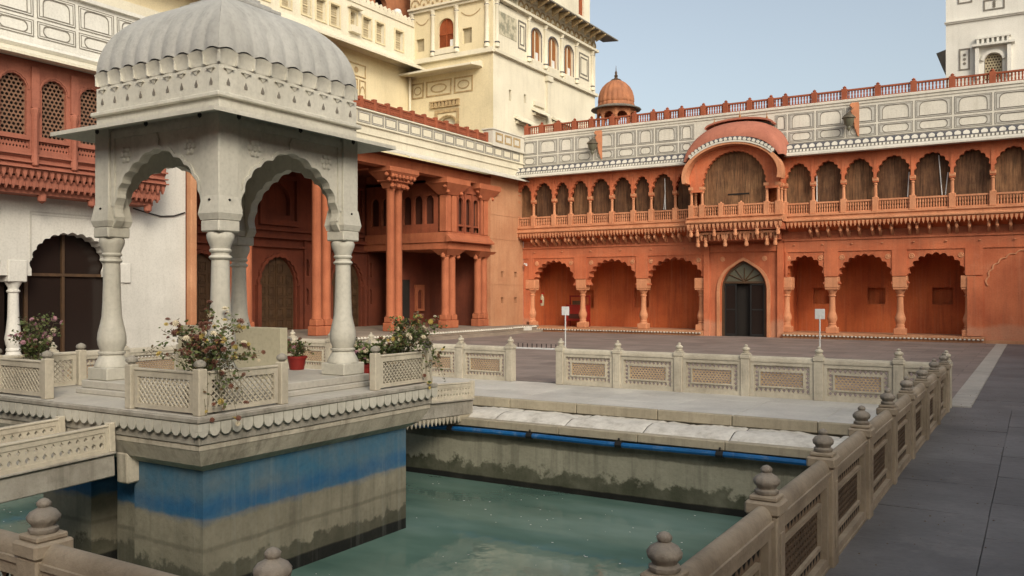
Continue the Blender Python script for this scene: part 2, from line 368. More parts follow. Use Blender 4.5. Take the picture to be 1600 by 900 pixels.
def arcade(x0, x1, z0, z1, ops):
    """outline of a wall whose openings run up from its lower edge; ops = lists of arch points"""
    P = [(x0, z0)]
    for a in ops:
        P.append((a[0][0], z0))
        P += [q for q in a if q[1] > z0+1e-4]
        P.append((a[-1][0], z0))
    return P+[(x1, z0), (x1, z1), (x0, z1)]
def closed(a, z0): return [(a[0][0], z0)]+list(a)+[(a[-1][0], z0)]
def rect(x0, x1, z0, z1): return [(x0, z0), (x1, z0), (x1, z1), (x0, z1)]
def perf(M, x0, x1, z0, z1, nx, nz, y0, y1, hx=.32, hz=.32, shape='hex', stagger=True, inner=None):
    """pierced stone screen: staggered cells, each a ring round a hole"""
    cw = (x1-x0)/nx; ch = (z1-z0)/nz
    H = {'hex': [(0, -1), (.8, -.55), (1, 0), (.8, .55), (0, 1), (-.8, .55), (-1, 0), (-.8, -.55)],
         'dia': [(0, -1), (.5, -.5), (1, 0), (.5, .5), (0, 1), (-.5, .5), (-1, 0), (-.5, -.5)],
         'leaf': [(0, -1), (.75, -.35), (1, .1), (.6, .6), (0, 1), (-.6, .6), (-1, .1), (-.75, -.35)]}[shape]
    R = [(0, -.5), (.5, -.5), (.5, 0), (.5, .5), (0, .5), (-.5, .5), (-.5, 0), (-.5, -.5)]
    for j in range(nz):
        off = .5 if (stagger and j % 2) else 0; zc = z0+(j+.5)*ch
        if off:
            for xa, xb in ((x0, x0+cw/2), (x1-cw/2, x1)): M.box(xa, xb, y0, y1, zc-ch/2, zc+ch/2)
        for i in range(nx-(1 if off else 0)):
            xc = x0+(i+.5+off)*cw
            vs = [(xc+a*cw, y, zc+b*ch) for y in (y0, y1) for a, b in R]+[(xc+a*cw*hx, y, zc+b*ch*hz) for y in (y0, y1) for a, b in H]
            fs = []; k0 = M.k
            for q in range(8):
                r = (q+1) % 8; fs += [(q, r, 16+r, 16+q), (8+q, 8+r, 24+r, 24+q)]
            o_ = len(M.v); M.add(vs, fs)
            for q in range(8):
                r = (q+1) % 8; M.f.append((o_+16+q, o_+16+r, o_+24+r, o_+24+q)); M.m.append(k0 if inner is None else inner)
    return M
def teeth(M, x0, x1, step, y0, y1, z, h):
    n = max(1, round((x1-x0)/step)); st = (x1-x0)/n
    for i in range(n):
        c = x0+(i+.5)*st; a = st*.32
        M.add([(c-a, y0, z), (c+a, y0, z), (c+a, y1, z), (c-a, y1, z), (c-a*.8, y0, z-h*.5), (c+a*.8, y0, z-h*.5), (c+a*.8, y1, z-h*.5), (c-a*.8, y1, z-h*.5), (c, y0+.01, z-h), (c, y1, z-h)],
              [(0, 1, 5, 4), (2, 3, 7, 6), (1, 2, 6, 5), (3, 0, 4, 7), (4, 5, 8), (6, 7, 9), (5, 6, 9, 8), (7, 4, 8, 9)])
    return M
def balusters(M, x0, x1, step, yc, z0, z1, w=.03, rail=.05, d=.05):
    M.box(x0, x1, yc-d, yc+d, z1-rail, z1); M.box(x0, x1, yc-d, yc+d, z0, z0+rail)
    n = max(1, round((x1-x0)/step)); st = (x1-x0)/n; zm = (z0+z1)/2
    for i in range(n):
        c = x0+(i+.5)*st
        M.lathe([(w*.45, z0+rail), (w*.62, zm-.06), (w*.35, zm), (w*.62, zm+.05), (w*.45, z1-rail)], 5, c, yc, caps=False)
    return M

# ------------------------------------------------------------------ ground
g = Mesh().prism([rect(-400, 400, -400, 400), rect(-14.62, -.93, 1.55, 13.9)], 0, -.001, sides=False)
me = Mesh(); me.v = [(x, z, 0) for x, y, z in g.v]; me.f = g.f[:len(g.f)//2]; me.m = g.m[:len(g.f)//2]
tag(me.build('ground', 'court'), kind='structure')
pav = Mesh().add([(-1.06, -6, .004), (9, -6, .004), (9, 32.0, .004), (-.80, 32.0, .004), (-.80, 13.93, .004), (-1.06, 13.93, .004)], [(0, 1, 2, 3, 4, 5)])
pav = tag(pav.build('pavement', 'grooved'), kind='structure')
kinds = []
for k in range(5):
    hx = .377; hy = .5545; j = [random.uniform(-.003, .003) for _ in range(8)]; M = Mesh()
    t = [random.uniform(-.003, .003) for _ in range(4)]
    c = [(-hx+j[0], -hy+j[1]), (hx+j[2], -hy+j[3]), (hx+j[4], hy+j[5]), (-hx+j[6], hy+j[7])]
    M.add([(x, y, 0) for x, y in c]+[(x*.992, y*.994, .012+t[i]) for i, (x, y) in enumerate(c)], [(0, 1, 5, 4), (1, 2, 6, 5), (2, 3, 7, 6), (3, 0, 4, 7), (4, 5, 6, 7)])
    kinds.append(M.data('slab', 'slab'))
for r in range(30):
    for q in range(4):
        inst('slab', kinds[(r*3+q*2+r//4) % 5], pav, ((-.675 if r <= 13 else -.42)+q*.755, -1.2+r*1.115+(.5 if q in (1, 3) else 0), .004), rz=PI*((r+q) % 2))
st = Mesh().box(-1.12, -.805, 13.95, 32.0, -.02, .008)
st = tag(st.build('path_strip', 'strip'), kind='structure')
M = Mesh().box(-.15, .15, -.39, .39, 0, .008, .003); sm = M.data('strip_stone', 'strip')
for i in range(22): inst('strip_stone', sm, st, (-.962, 14.38+i*.81, .008))

M = Mesh()
for i in range(220):
    x = -.95+abs(random.gauss(0, .45)); y = random.uniform(3.5, 16); q = random.uniform(.003, .011); a = random.uniform(0, PI)
    M.add([(x+q*math.cos(a+k*2.1), y+q*math.sin(a+k*2.1), .017) for k in range(3)]+[(x, y, .017+q*.6)], [(0, 1, 3), (1, 2, 3), (2, 0, 3)])
tag(M.build('scattered_grit', 'leaf_brown'), kind='stuff')
# ------------------------------------------------------------------ pool
WZ = -1.07
pool = Mesh()
pool.box(-13.62, -1.38, 10.36, 10.8, -1.6, -.285)                     # back wall
pool.box(-14.6, -13.62, 1.6, 13.85, -1.6, -.20)
pool.box(-1.38, -.94, 1.6, 10.8, -1.6, -.02)
pool.box(-13.62, -1.38, 1.56, 2.35, -1.6, -.02)
tag(pool.build('pool_wall', 'poolwall'), kind='structure')
M = Mesh(); M.box(-13.6, -1.4, 2.3, 10.4, -1.9, -1.6); tag(M.build('pool_floor', 'poolwall'), kind='structure')
M = Mesh(); M.add([(-13.62, 2.35, WZ), (-1.38, 2.35, WZ), (-1.38, 10.36, WZ), (-13.62, 10.36, WZ)], [(0, 1, 2, 3)])
tag(M.build('pool_water', 'water'), kind='structure')
M = Mesh()
for i in range(520):
    x, y = random.uniform(-13, -1.5), random.uniform(2.5, 10.2)
    if -9 < x < -6 and 4.8 < y < 8: continue
    s = random.uniform(.004, .013); a = random.uniform(0, PI)
    M.add([(x+s*math.cos(a+q*PI/2)*(1+.5*(q % 2)), y+s*math.sin(a+q*PI/2), WZ+.004) for q in range(4)], [(0, 1, 2, 3)])
tag(M.build('floating_petals', 'signwhite'), kind='stuff')
# walkway behind the pool: marble slabs, step, carved slope, lip
base = Mesh().box(-14.6, -.94, 11.42, 13.88, -.3, -.016); base.box(-14.6, -.94, 10.8, 11.42, -.4, -.30)
base.box(-14.6, -13.62, 1.6, 11.42, -.2, -.016)
wk = tag(base.build('marble_walkway', 'lip'), kind='structure')
xs = -14.58; i = 0
while xs < -1.2:
    wdt = min(random.uniform(1.05, 1.5), -.96-xs)
    for (a, b) in ((11.44, 12.2), (12.21, 13.0), (13.01, 13.86)):
        M = Mesh().box(xs+.003, xs+wdt-.003, a, b, -.016, random.uniform(-.001, .003), .003); M.build('slab', 'walk', wk)
    M = Mesh().box(xs+.004, xs+wdt*1.0-.004, 11.36, 11.44, -.135, .012, .012); M.build('kerb_stone', 'lip', wk)
    xs += wdt
for i in range(12):
    a = 1.7+i*.8
    Mesh().box(-14.58, -13.66, a, a+.795, -.016, .002, .003).build('slab', 'walk', wk)
xs = -13.6; i = 0
while xs < -1.5:
    wdt = min(1.15, -1.4-xs); P = []
    for a in range(25):
        x = xs+.006+(wdt-.012)*a/24; row = []
        for b in range(15):
            t = b/14; y = 11.36-.90*t
            z = -.135-.05*t+.075*max(0.0, math.sin(PI*min(1, max(0, (t-.30)/.68))))**.75
            z += .03*math.sin(x*7+math.sin(t*9+x)*1.5)*(.6+.4*math.sin(x*3.1))*math.sin(PI*t)*(1-t)+(random.uniform(-.007, .007)-.022*max(0.0, math.sin(x*5.3+1)*math.sin(t*6+x*2)))*(t < .5)
            z += -.012*(abs(((x-xs)/wdt)-.5) > .47)
            row.append((x, y, z))
        row.append((x, 10.455, -.3)); P.append(row)
    Mesh().grid(P).build('carved_slab', 'chute', wk, 50)
    Mesh().box(xs+.004, xs+wdt-.004, 10.30, 10.45, -.275, -.168, .008).build('lip_stone', 'lip', wk)
    xs += wdt; i += 1
# blue water pipes
def pipe(p0, p1, n, label):
    t = thing('water_pipe', label, 'pipe', p0); p0 = Vector(p0); d = Vector(p1)-p0
    M = Mesh(); k = 14
    M.tube([(d*(j/k)+Vector((0, 0, .006*math.sin(j*1.7)))) for j in range(k+1)], .034, 8); M.build('tube', 'bluepipe', t, 40)
    for j in range(n):
        q = d*((j+.6)/n); along = d.normalized(); M = Mesh()
        M.tube([-along*.045, along*.045], .046, 8); M.build('clamp', 'black', t, 40, loc=q)
        M = Mesh(); M.tube([(0, 0, -.02), (0, 0, .085)], .013, 5); M.build('valve', 'black', t, 0, loc=q)
pipe((-13.5, 10.27, -.335), (-1.42, 10.27, -.315), 9, 'long blue painted water pipe along the back wall of the pool')
pipe((-13.54, 2.6, -.30), (-13.54, 10.1, -.30), 6, 'blue pipe on the left pool wall behind the footbridge')

# ------------------------------------------------------------------ stone fences
FIN = [(.052, 0), (.058, .008), (.058, .02), (.045, .028), (.05, .04), (.062, .05), (.066, .068), (.052, .088), (.03, .1), (.022, .106), (.027, .112), (.029, .124), (.018, .136), (.004, .142)]
fin_near = Mesh().lathe([(r*.93, z*.97) for r, z in FIN], 32, lobe=.10, lobes=10)
fin_near = fin_near.data('finial', 'finial', 50)
fin_far = Mesh().lathe(FIN, 12).data('finial', 'fence_back', 50)
def post_mesh(mt):
    M = Mesh(); M.box(-.072, .072, -.072, .072, 0, .60, .008); M.box(-.083, .083, -.083, .083, .601, .665, .01); M.box(-.066, .066, -.066, .066, .666, .69, .006)
    for (a, b) in ((0, -1), (0, 1)): M.box(-.03, .03, b*.0745-.004, b*.0745+.004, .12, .52, .003)
    return M.data('post', mt)
POST = {m: post_mesh(m) for m in ('fence', 'fence_back')}
def panel_meshes(w, mt, jm):
    """frame with a pierced border, inner screen, cap rail; centred on x, from z=0"""
    h = w/2; F = Mesh()
    F.ring([(-h, .03), (h, .03), (h, .56), (-h, .56)], [(-h+.055, .075), (h-.055, .075), (h-.055, .505), (-h+.055, .505)], -.044, .044)
    x0, x1, z0, z1 = -h+.056, h-.056, .076, .504; bw = .08
    n = max(4, round((x1-x0)/.072)); m = max(3, round((z1-z0-2*bw)/.066))
    B = Mesh(); FF = F; F = B
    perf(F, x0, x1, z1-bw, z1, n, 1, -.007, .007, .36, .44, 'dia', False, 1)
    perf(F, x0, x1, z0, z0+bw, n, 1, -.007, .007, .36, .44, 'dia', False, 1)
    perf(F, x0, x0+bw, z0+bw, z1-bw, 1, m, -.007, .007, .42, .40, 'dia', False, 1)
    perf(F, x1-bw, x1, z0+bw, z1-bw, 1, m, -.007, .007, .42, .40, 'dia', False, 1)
    F = FF
    a0, a1, b0, b1 = x0+bw, x1-bw, z0+bw, z1-bw; e = .022
    F.ring(rect(a0, a1, b0, b1), rect(a0+e, a1-e, b0+e, b1-e), -.03, .03)
    F.box(-h, h, -.05, .05, .0, .03)
    J = Mesh(); perf(J, a0+e, a1-e, b0+e, b1-e, max(3, round((a1-a0)/.058)), max(3, round((b1-b0)/.044)), -.009, .009, .405, .43, 'hex')
    R = Mesh(); pr = [(.056, .561), (.056, .585)]+[(.047*math.cos(PI*k/10), .587+.065*math.sin(PI*k/10)) for k in range(11)]+[(-.056, .585), (-.056, .561)]
    R.extr_x(pr, -h, h)
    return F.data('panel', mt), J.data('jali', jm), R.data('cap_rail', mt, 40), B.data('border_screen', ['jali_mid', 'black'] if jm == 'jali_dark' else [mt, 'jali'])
PC = {}
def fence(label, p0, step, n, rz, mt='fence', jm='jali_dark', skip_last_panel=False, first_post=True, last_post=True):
    t = thing('stone_fence', label, 'fence', (p0[0], p0[1], 0), rz, 'stone balustrades round the pool')
    key = (round(step, 3), mt)
    if key not in PC: PC[key] = panel_meshes(step-.15, mt, jm)
    F, J, R, B_ = PC[key]
    for i in range(n+1):
        if not ((i == 0 and not first_post) or (i == n and not last_post)):
            p = inst('post', POST[mt], t, (i*step+random.uniform(-.004, .004), 0, random.uniform(-.006, .004)))
            p.rotation_euler = (random.uniform(-.006, .006), random.uniform(-.008, .008), random.uniform(-.02, .02))
            inst('finial', fin_near if mt == 'fence' else fin_far, p, (0, 0, .69), random.uniform(0, 1))
        if i < n:
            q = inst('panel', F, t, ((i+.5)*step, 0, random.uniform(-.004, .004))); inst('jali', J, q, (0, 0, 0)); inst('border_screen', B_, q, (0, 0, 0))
            inst('cap_rail', R, t, ((i+.5)*step, 0, 0))
    return t
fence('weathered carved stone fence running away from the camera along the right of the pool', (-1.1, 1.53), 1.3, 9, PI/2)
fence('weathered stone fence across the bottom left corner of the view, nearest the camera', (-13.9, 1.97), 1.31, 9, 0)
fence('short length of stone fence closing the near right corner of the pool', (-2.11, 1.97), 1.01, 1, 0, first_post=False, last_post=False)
fence('cream pierced fence on the walkway, from the opening to the right corner', (-7.36, 13.75), 1.125, 5, 0, 'fence_back', 'jali')
fence('cream short fence end closing the right corner of the walkway', (-1.73, 13.75), .62, 1, 0, 'fence_back', 'jali', first_post=False)
fence('cream pierced fence behind the pavilion, left of the opening', (-14.1, 13.75), 1.136, 5, 0, 'fence_back', 'jali')
fence('cream pierced fence along the far left side of the pool', (-14.1, 3.1), 1.3, 8, PI/2, 'fence_back', 'jali', last_post=False)
t = thing('gate_bar', 'low white bar with short dark spikes closing the gap in the cream fence', 'gate', (-7.86, 13.75, 0))
M = Mesh(); M.box(-.46+.02, .46, -.012, .012, .615, .645, .004); M.build('bar', 'signwhite', t)
sp = Mesh().box(-.006, .006, -.006, .006, 0, .075).data('spike', 'black')
for i in range(9): inst('spike', sp, t, (-.40+i*.1, 0, .645))

# ------------------------------------------------------------------ pedestal and platform in the pool
X0, X1, Y0, Y1 = -9.37, -5.99, 4.77, 8.15
PX0, PX1, PY0, PY1 = -8.80, -6.24, 5.02, 7.86
t = thing('pool_pedestal', 'square blue banded masonry pedestal with scalloped marble ledge in the pool', 'platform', (0, 0, 0))
M = Mesh(); M.box(-7.20, PX1, PY0, PY1, -1.6, .09); M.box(-7.64, -7.2, 5.14, PY1-.1, -1.6, .09)
M.box(-7.97, -7.64, 6.6, PY1-.2, -1.6, .09); M.box(PX0, -7.97, 5.08, PY1, -1.6, .09)
M.build('pier_block', 'pier', t)
M = Mesh(); M.frustum(PX0, PX1, PY0, PY1, .088, X0+.40, X1-.14, Y0+.14, Y1-.17, .16); M.frustum(X0+.40, X1-.14, Y0+.14, Y1-.17, .1601, X0+.07, X1-.07, Y0+.07, Y1-.07, .30)
M.box(X0+.065, X1-.065, Y0+.065, Y1-.065, .302, .355, .006); M.build('corbel_course', 'corbel', t)
M = Mesh(); M.box(X0+.05, X1-.05, Y0+.05, Y1-.05, .357, .545, .006); M.build('fascia', 'ledge', t)
M = Mesh(); M.box(X0, X1, Y0, Y1, .546, .598, .012); M.build('ledge', 'ledge', t)
M = Mesh()
pr = [(-.055, .0), (.055, 0), (.055, -.06), (.045, -.09), (.024, -.108), (0, -.114), (-.024, -.108), (-.045, -.09), (-.055, -.06)]
M.prism([pr], -.018, .018); scal = M.data('scallop', 'marble')
n = 28; s0 = (X1-X0)/n
for i in range(n):
    inst('scallop', scal, t, (X0+(i+.5)*s0, Y0+.026, .545)); inst('scallop', scal, t, (X1-.026, Y0+(i+.5)*s0, .545), PI/2)
    inst('scallop', scal, t, (X0+.026, Y0+(i+.5)*s0, .545), PI/2)
# floor slabs of the platform
for i in range(4):
    for j in range(4):
        a = X0+.02+i*.835; b = Y0+.02+j*.835
        Mesh().box(a, a+.831, b, b+.831, .598, .6035, .002).build('slab', 'floor', t)
# ------------------------------------------------------------------ pavilion
CX, CY = -7.51, 6.41
t = thing('marble_pavilion', 'white marble pavilion with grey curved dome on four columns above the pool', 'pavilion', (CX, CY, .604))
# local z = world z - .604
Z = lambda z: z-.604
M = Mesh(); M.box(-1.1, 1.1, -1.1, 1.1, 0, .055, .008); M.box(-1.06, 1.06, -1.06, 1.06, .056, .136, .008); M.build('plinth', 'floor', t)
col = Mesh()
col.box(-.17, .17, -.17, .17, .137, .27, .01)
col.lathe([(.175, .271), (.17, .30), (.15, .34), (.125, .385), (.115, .40), (.135, .405), (.138, .425), (.115, .432), (.12, .45), (.14, .50), (.147, .56), (.14, .63), (.118, .72), (.102, .80), (.094, .95), (.088, 1.15), (.084, 1.36), (.10, 1.372), (.108, 1.385), (.10, 1.40), (.085, 1.41), (.085, 1.43), (.10, 1.44), (.104, 1.455), (.092, 1.47), (.1, 1.50), (.125, 1.56), (.13, 1.60), (.12, 1.625)], 12, rot=PI/12)
col.box(-.128, .128, -.128, .128, 1.628, 1.74, .012)
col.frustum(-.128, .128, -.128, .128, 1.741, -.145, .145, -.145, .145, 1.80)
col.frustum(-.145, .145, -.145, .145, 1.801, -.119, .119, -.119, .119, 1.97)
cm = col.data('column', 'marble', 35)
pm = Mesh().box(-.117, .117, -.117, .117, 1.965, 2.78, .006).data('pier', 'marble')
for sx in (-1, 1):
    for sy in (-1, 1):
        c_ = inst('column', cm, t, (sx*.85, sy*.85, 0)); inst('pier', pm, c_, (0, 0, 0))
        for (dx, dy) in ((sx, 0), (0, sy)):
            Mesh().lathe([(.004, -.012), (.016, 0), (.004, .012)], 6).build('hook', 'black', c_, loc=(dx*.13, dy*.13, 1.93))
# cusped arch panels (four)
ar = foil(0, .655, 1.84, .58, 11, .17, .85, 5, .07)
side = [(-.727, 1.66), (-.727, 1.40)]
A = Mesh()
a_full = [(-.728, 1.72), (-.70, 1.75), (-.665, 1.80)]+ar+[(.665, 1.80), (.70, 1.75), (.728, 1.72)]
outl = a_full+[(.728, 2.78), (-.728, 2.78)]
A.prism([outl], -.06, .03)
rim_o = [(x*1.045, 1.84+(z-1.84)*1.055) for x, z in ar]; A.band(ar, rim_o, -.074, -.0605)
A.band([(-.727, 1.95), (-.727, 2.72), (.727, 2.72), (.727, 1.95)], [(-.675, 1.95), (-.675, 2.65), (.675, 2.65), (.675, 1.95)], -.078, -.061)
for sx in (-.5, .5):
    for k in range(7):
        a = k*PI/3.; r = .062 if k < 6 else 0
        A.lathe([(.033, 0), (.02, .016)], 8)  # rosette petals, turned upright below
        nv = 16
        for q in range(len(A.v)-nv, len(A.v)):
            x, y, z = A.v[q]; A.v[q] = (x+sx+r*math.cos(a), -.062-z, 2.47+y+r*math.sin(a))
A.prism([[(-.05, 2.505), (.05, 2.505), (.03, 2.55), (.045, 2.58), (0, 2.66), (-.045, 2.58), (-.03, 2.55)]], -.075, -.0601)
am = A.data('arch_panel', 'marble')
for k in range(4):
    inst('arch_panel', am, t, (.865*math.sin(k*PI/2)*-1 if k % 2 else 0, -.865 if k == 0 else (.865 if k == 2 else 0), 0), [0, -PI/2, PI, PI/2][k])
# eave
M = Mesh()
w0, w1 = .975, 1.27
for (za, zb) in ((Z(3.335), Z(3.30)),):
    A_ = [(-w1, -w1), (w1, -w1), (w1, w1), (-w1, w1)]; B_ = [(-w0, -w0), (w0, -w0), (w0, w0), (-w0, w0)]
    vs = [(x, y, Z(3.285)) for x, y in A_]+[(x, y, Z(3.325)) for x, y in A_]+[(x, y, Z(3.40)) for x, y in B_]+[(x, y, Z(3.36)) for x, y in B_]
    fs = []
    for i in range(4):
        j = (i+1) % 4
        fs += [(i, j, 4+j, 4+i), (4+i, 4+j, 8+j, 8+i), (12+i, 12+j, j, i)]
    fs += [(8, 9, 10, 11), (12, 13, 14, 15)]
    M.add(vs, fs)
M.build('eave', 'marble', t)
for (x, y) in ((-.8, -1.05), (0, -1.05), (.8, -1.05), (1.05, -.8), (1.05, 0), (1.05, .8)):
    Mesh().lathe([(.003, -.05), (.018, -.035), (.02, -.01), (.012, .0)], 8).build('lamp_socket', 'black', t, loc=(x, y, Z(3.345)))
M = Mesh(); M.box(-.955, .955, -.955, .955, Z(3.403), Z(3.50)); M.box(-1.0, 1.0, -1.0, 1.0, Z(3.502), Z(3.545), .008); M.box(-.955, .955, -.955, .955, Z(3.547), Z(3.80)); M.box(-.93, .93, -.93, .93, Z(3.801), Z(3.965))
M.build('drum', 'marble', t)
# niches under the petals: small shelf and pendant drop
M = Mesh(); M.box(-.058, .058, -.022, 0, -.006, .004); M.add([(-.035, -.016, -.007), (.035, -.016, -.007), (.005, -.004, -.045), (-.005, -.004, -.045), (-.035, 0, -.007), (.035, 0, -.007), (.005, 0, -.045), (-.005, 0, -.045)], [(0, 1, 2, 3), (4, 0, 3, 7), (1, 5, 6, 2), (3, 2, 6, 7)])
shelf = M.data('shelf_niche', 'marble')
M = Mesh(); M.prism([[(-.018, -.03), (.018, -.03), (.02, -.01), (.01, .01), (0, .035), (-.01, .01), (-.02, -.01)]], -.006, 0); drop = M.data('drop', 'slate')
NP = 9; pw = 1.91/NP
def side_put(me, name, u, z, off):
    inst(name, me, t, (u, -off, z), 0); inst(name, me, t, (off, u, z), PI/2)
    inst(name, me, t, (-off, u, z), -PI/2); inst(name, me, t, (u, off, z), PI)
for i in range(NP):
    u = -.955+(i+.5)*pw; side_put(shelf, 'shelf_niche', u, Z(3.78), .957); side_put(drop, 'drop', u, Z(3.655), .957)
# cove petals
M = Mesh(); P = []
for i in range(9):
    u = -pw/2+pw*i/8; e = abs(i-4)/4; row = []
    for j in range(6):
        v = j/5; row.append((u, -(.002+.038*v**2*(1-.0*e))-.012*(e**3), -.115+.115*v+(.028*(1-e**2)*v)))
    P.append(row)
M.grid(P); M.box(-pw/2-.006, -pw/2+.006, -.038, 0, -.11, 0)
cove = M.data('cove_petal', 'marble', 50)
for i in range(NP): side_put(cove, 'cove_petal', -.955+(i+.5)*pw, Z(3.94), .931)
# dome: ribbed cloister vault with scalloped hem
M = Mesh(); NU, NV = 90, 26; H = .79
for sd_ in range(4):
    P = []
    for j in range(NV+1):
        v = j/NV*PI/2; wv = .958*math.cos(v)**.82 if j < NV else .001; z0 = Z(3.955)+H*math.sin(v)
        row = []
        for i in range(NU+1):
            u = (-1+2*i/NU); x = u*wv; ph = (x/.2122)*PI+PI/2
            fl = abs(math.cos(ph+PI/2*0)) if NP % 2 == 0 else abs(math.cos((x/.2122)*PI))
            amp = (.009+.009*max(0, 1-v*1.6))*math.cos(v)**.6*(1-.7*abs(u)**8)
            y = -(wv+amp*(fl-.4)); zz = z0+(.03*fl*max(0, 1-j/2.0))
            a = sd_*PI/2; row.append((x*math.cos(a)-y*math.sin(a), x*math.sin(a)+y*math.cos(a), zz))
        P.append(row)
    M.grid(P)
M.box(-.92, .92, -.92, .92, Z(3.967), Z(3.99))
M.build('dome', 'dome', t, 40)
M = Mesh(); M.box(-.40, .40, -.36, .36, Z(4.70), Z(4.745), .01); M.box(-.33, .33, -.29, .29, Z(4.746), Z(4.79), .01); M.box(-.25, .25, -.2, .2, Z(4.79), Z(4.85), .01)
M.lathe([(.12, Z(4.85)), (.16, Z(4.92)), (.1, Z(5.02)), (.05, Z(5.08)), (.09, Z(5.14)), (.02, Z(5.3))], 14); M.build('crest', 'dome', t, 40)
# cream board inside pavilion
t = thing('stone_board', 'plain cream upright stone board standing on the pavilion floor', 'board', (-7.62, 6.5, .742))
Mesh().box(-.83, .83, -.05, .05, .03, .54, .006).build('board', 'board', t)
for s in (-1, 1): Mesh().box(s*.6-.04, s*.6+.04, -.1, .1, 0, .03, .004).build('foot', 'board', t)

# corner screens holding the plants
def screen_mesh(w, mt='marble'):
    F = Mesh(); h = .30
    F.ring(rect(0, w, .02, h+.05), rect(.045, w-.045, .06, h), -.02, .02)
    F.box(0, w, -.028, .028, h+.051, h+.075, .006)
    J = Mesh(); p_ = .058; a0, a1, b0, b1 = .045, w-.045, .06, h
    for sg in (-1, 1):
        k = -int((b1-b0)/p_)-1
        while a0+k*p_ < a1+(b1-b0):
            q0 = a0+k*p_; pts = []
            # bar line x = q0 + sg*(z-b0), clipped to the opening
            za, zb_ = b0, b1; lo_, hi_ = (a0-q0, a1-q0) if sg > 0 else (q0-a1, q0-a0)
            t0, t1 = max(0, lo_), min(b1-b0, hi_)
            if t1-t0 > .012:
                xa, xb = q0+sg*t0, q0+sg*t1; ww = .009; y_ = .004*sg
                J.add([(xa-ww, y_-.006, b0+t0), (xa+ww, y_-.006, b0+t0), (xb+ww, y_-.006, b0+t1), (xb-ww, y_-.006, b0+t1), (xa-ww, y_+.006, b0+t0), (xa+ww, y_+.006, b0+t0), (xb+ww, y_+.006, b0+t1), (xb-ww, y_+.006, b0+t1)],
                      [(0, 1, 2, 3), (4, 5, 6, 7), (0, 1, 5, 4), (1, 2, 6, 5), (2, 3, 7, 6), (3, 0, 4, 7)])
            k += 1
    return F.data('screen', mt), J.data('lattice', mt)
SF, SJ = screen_mesh(.80, 'fence_back')
pp = Mesh().box(-.045, .045, -.045, .045, 0, .40, .008).data('post', 'fence_back')
pf = Mesh().lathe([(.03, 0), (.03, .012), (.05, .022), (.054, .04), (.045, .06), (.02, .074), (.004, .08)], 12).data('finial', 'ledge', 50)
def corner_screen(label, x, y, dx, dy):
    t = thing('corner_screen', label, 'screen', (x, y, .604), 0, 'lattice screens on the platform corners')
    for (a, b) in ((0, 0), (dx*.93, 0), (0, dy*.93)):
        p = inst('post', pp, t, (a, b, 0)); inst('finial', pf, p, (0, 0, .40))
    for k in (0, 1):
        if k == 0: loc = (.065 if dx > 0 else -.865, 0, 0); rz = 0
        else: loc = (0, .065 if dy > 0 else -.865, 0); rz = PI/2
        s = inst('screen', SF, t, loc, rz); inst('lattice', SJ, s)
e = .09
corner_screen('lattice corner screen at the near corner of the platform, with the big bush', X1-e, Y0+e, -1, 1)
corner_screen('lattice corner screen on the left corner of the platform, with pink flowers', X0+e, Y0+e, 1, 1)
corner_screen('lattice corner screen on the right corner of the platform', X1-e, Y1-e, -1, -1)
corner_screen('lattice corner screen on the hidden rear corner of the platform', X0+e, Y1-e, 1, -1)

# ------------------------------------------------------------------ footbridges
def bridge(label, ya, yb, za, zb):
    t = thing('stone_footbridge', label, 'bridge', (-7.555, ya, za)); L_ = yb-ya; ang = math.atan2(zb-za, L_)
    M = Mesh(); M.box(-.40, .40, 0, L_, -.23, -.02, .01); M.box(-.43, .43, 0, L_, -.02, .0, .005); M.build('deck', 'ledge', t)
    n = 2 if L_ > 2 else 1; pl = (L_-.02)/n
    R = Mesh(); R.ring(rect(.03, pl-.03, .0, .225), rect(.08, pl-.08, .035, .185), -.022, .022)
    R.box(.0, pl, -.03, .03, .226, .25, .008); nn = round((pl-.16)/.075)
    perf(R, .08, pl-.08, .035, .11, nn, 1, -.014, .014, .30, .40, 'leaf', False); perf(R, .08, pl-.08, .11, .185, nn, 1, -.014, .014, .26, .34, 'dia', False)
    rm = R.data('railing', 'fence_back')
    for s in (-1, 1):
        for k in range(n): inst('railing', rm, t, (s*.385, .01+k*pl, .0), PI/2)
        for k in range(n+1): Mesh().box(-.035, .035, -.03, .03, 0, .265, .006).build('post', 'fence_back', t, loc=(s*.387, min(max(k*pl, .03), L_-.03), 0))
    return t, ang
b1, a1 = bridge('short stone footbridge in the lower left with pierced side railings', 1.95, 4.79, .10, .215)
b1.rotation_euler = (a1, 0, 0)
for s in (-1, 1):
    M = Mesh(); M.box(-.06 if s < 0 else -.10, .10 if s < 0 else .06, -.12, .12, -.33, -.04, .015); M.build('corbel', 'corbel', b1, loc=(s*.36, 3.06, .0))
b2, a2 = bridge('short stone footbridge joining the platform to the rear walkway', 8.17, 10.62, .20, .085)
b2.rotation_euler = (a2, 0, 0)
M = Mesh(); M.box(-.40, .40, 2.1, 2.45, -.32, -.23, .01); M.build('bearing', 'lip', b2)
M = Mesh()
for k in range(18): M.prism([[(-.045, 0), (.045, 0), (.045, -.04), (0, -.09), (-.045, -.04)]], -.012, .012)
# cusped hem on the right side of the far bridge
H_ = Mesh()
teeth(H_, .1, 2.1, .09, .40, .42, -.232, .1); hm = H_.data('hem', 'fence_back')
inst('hem', hm, b2, (0, 0, 0), PI/2).scale = (1, -1, 1)

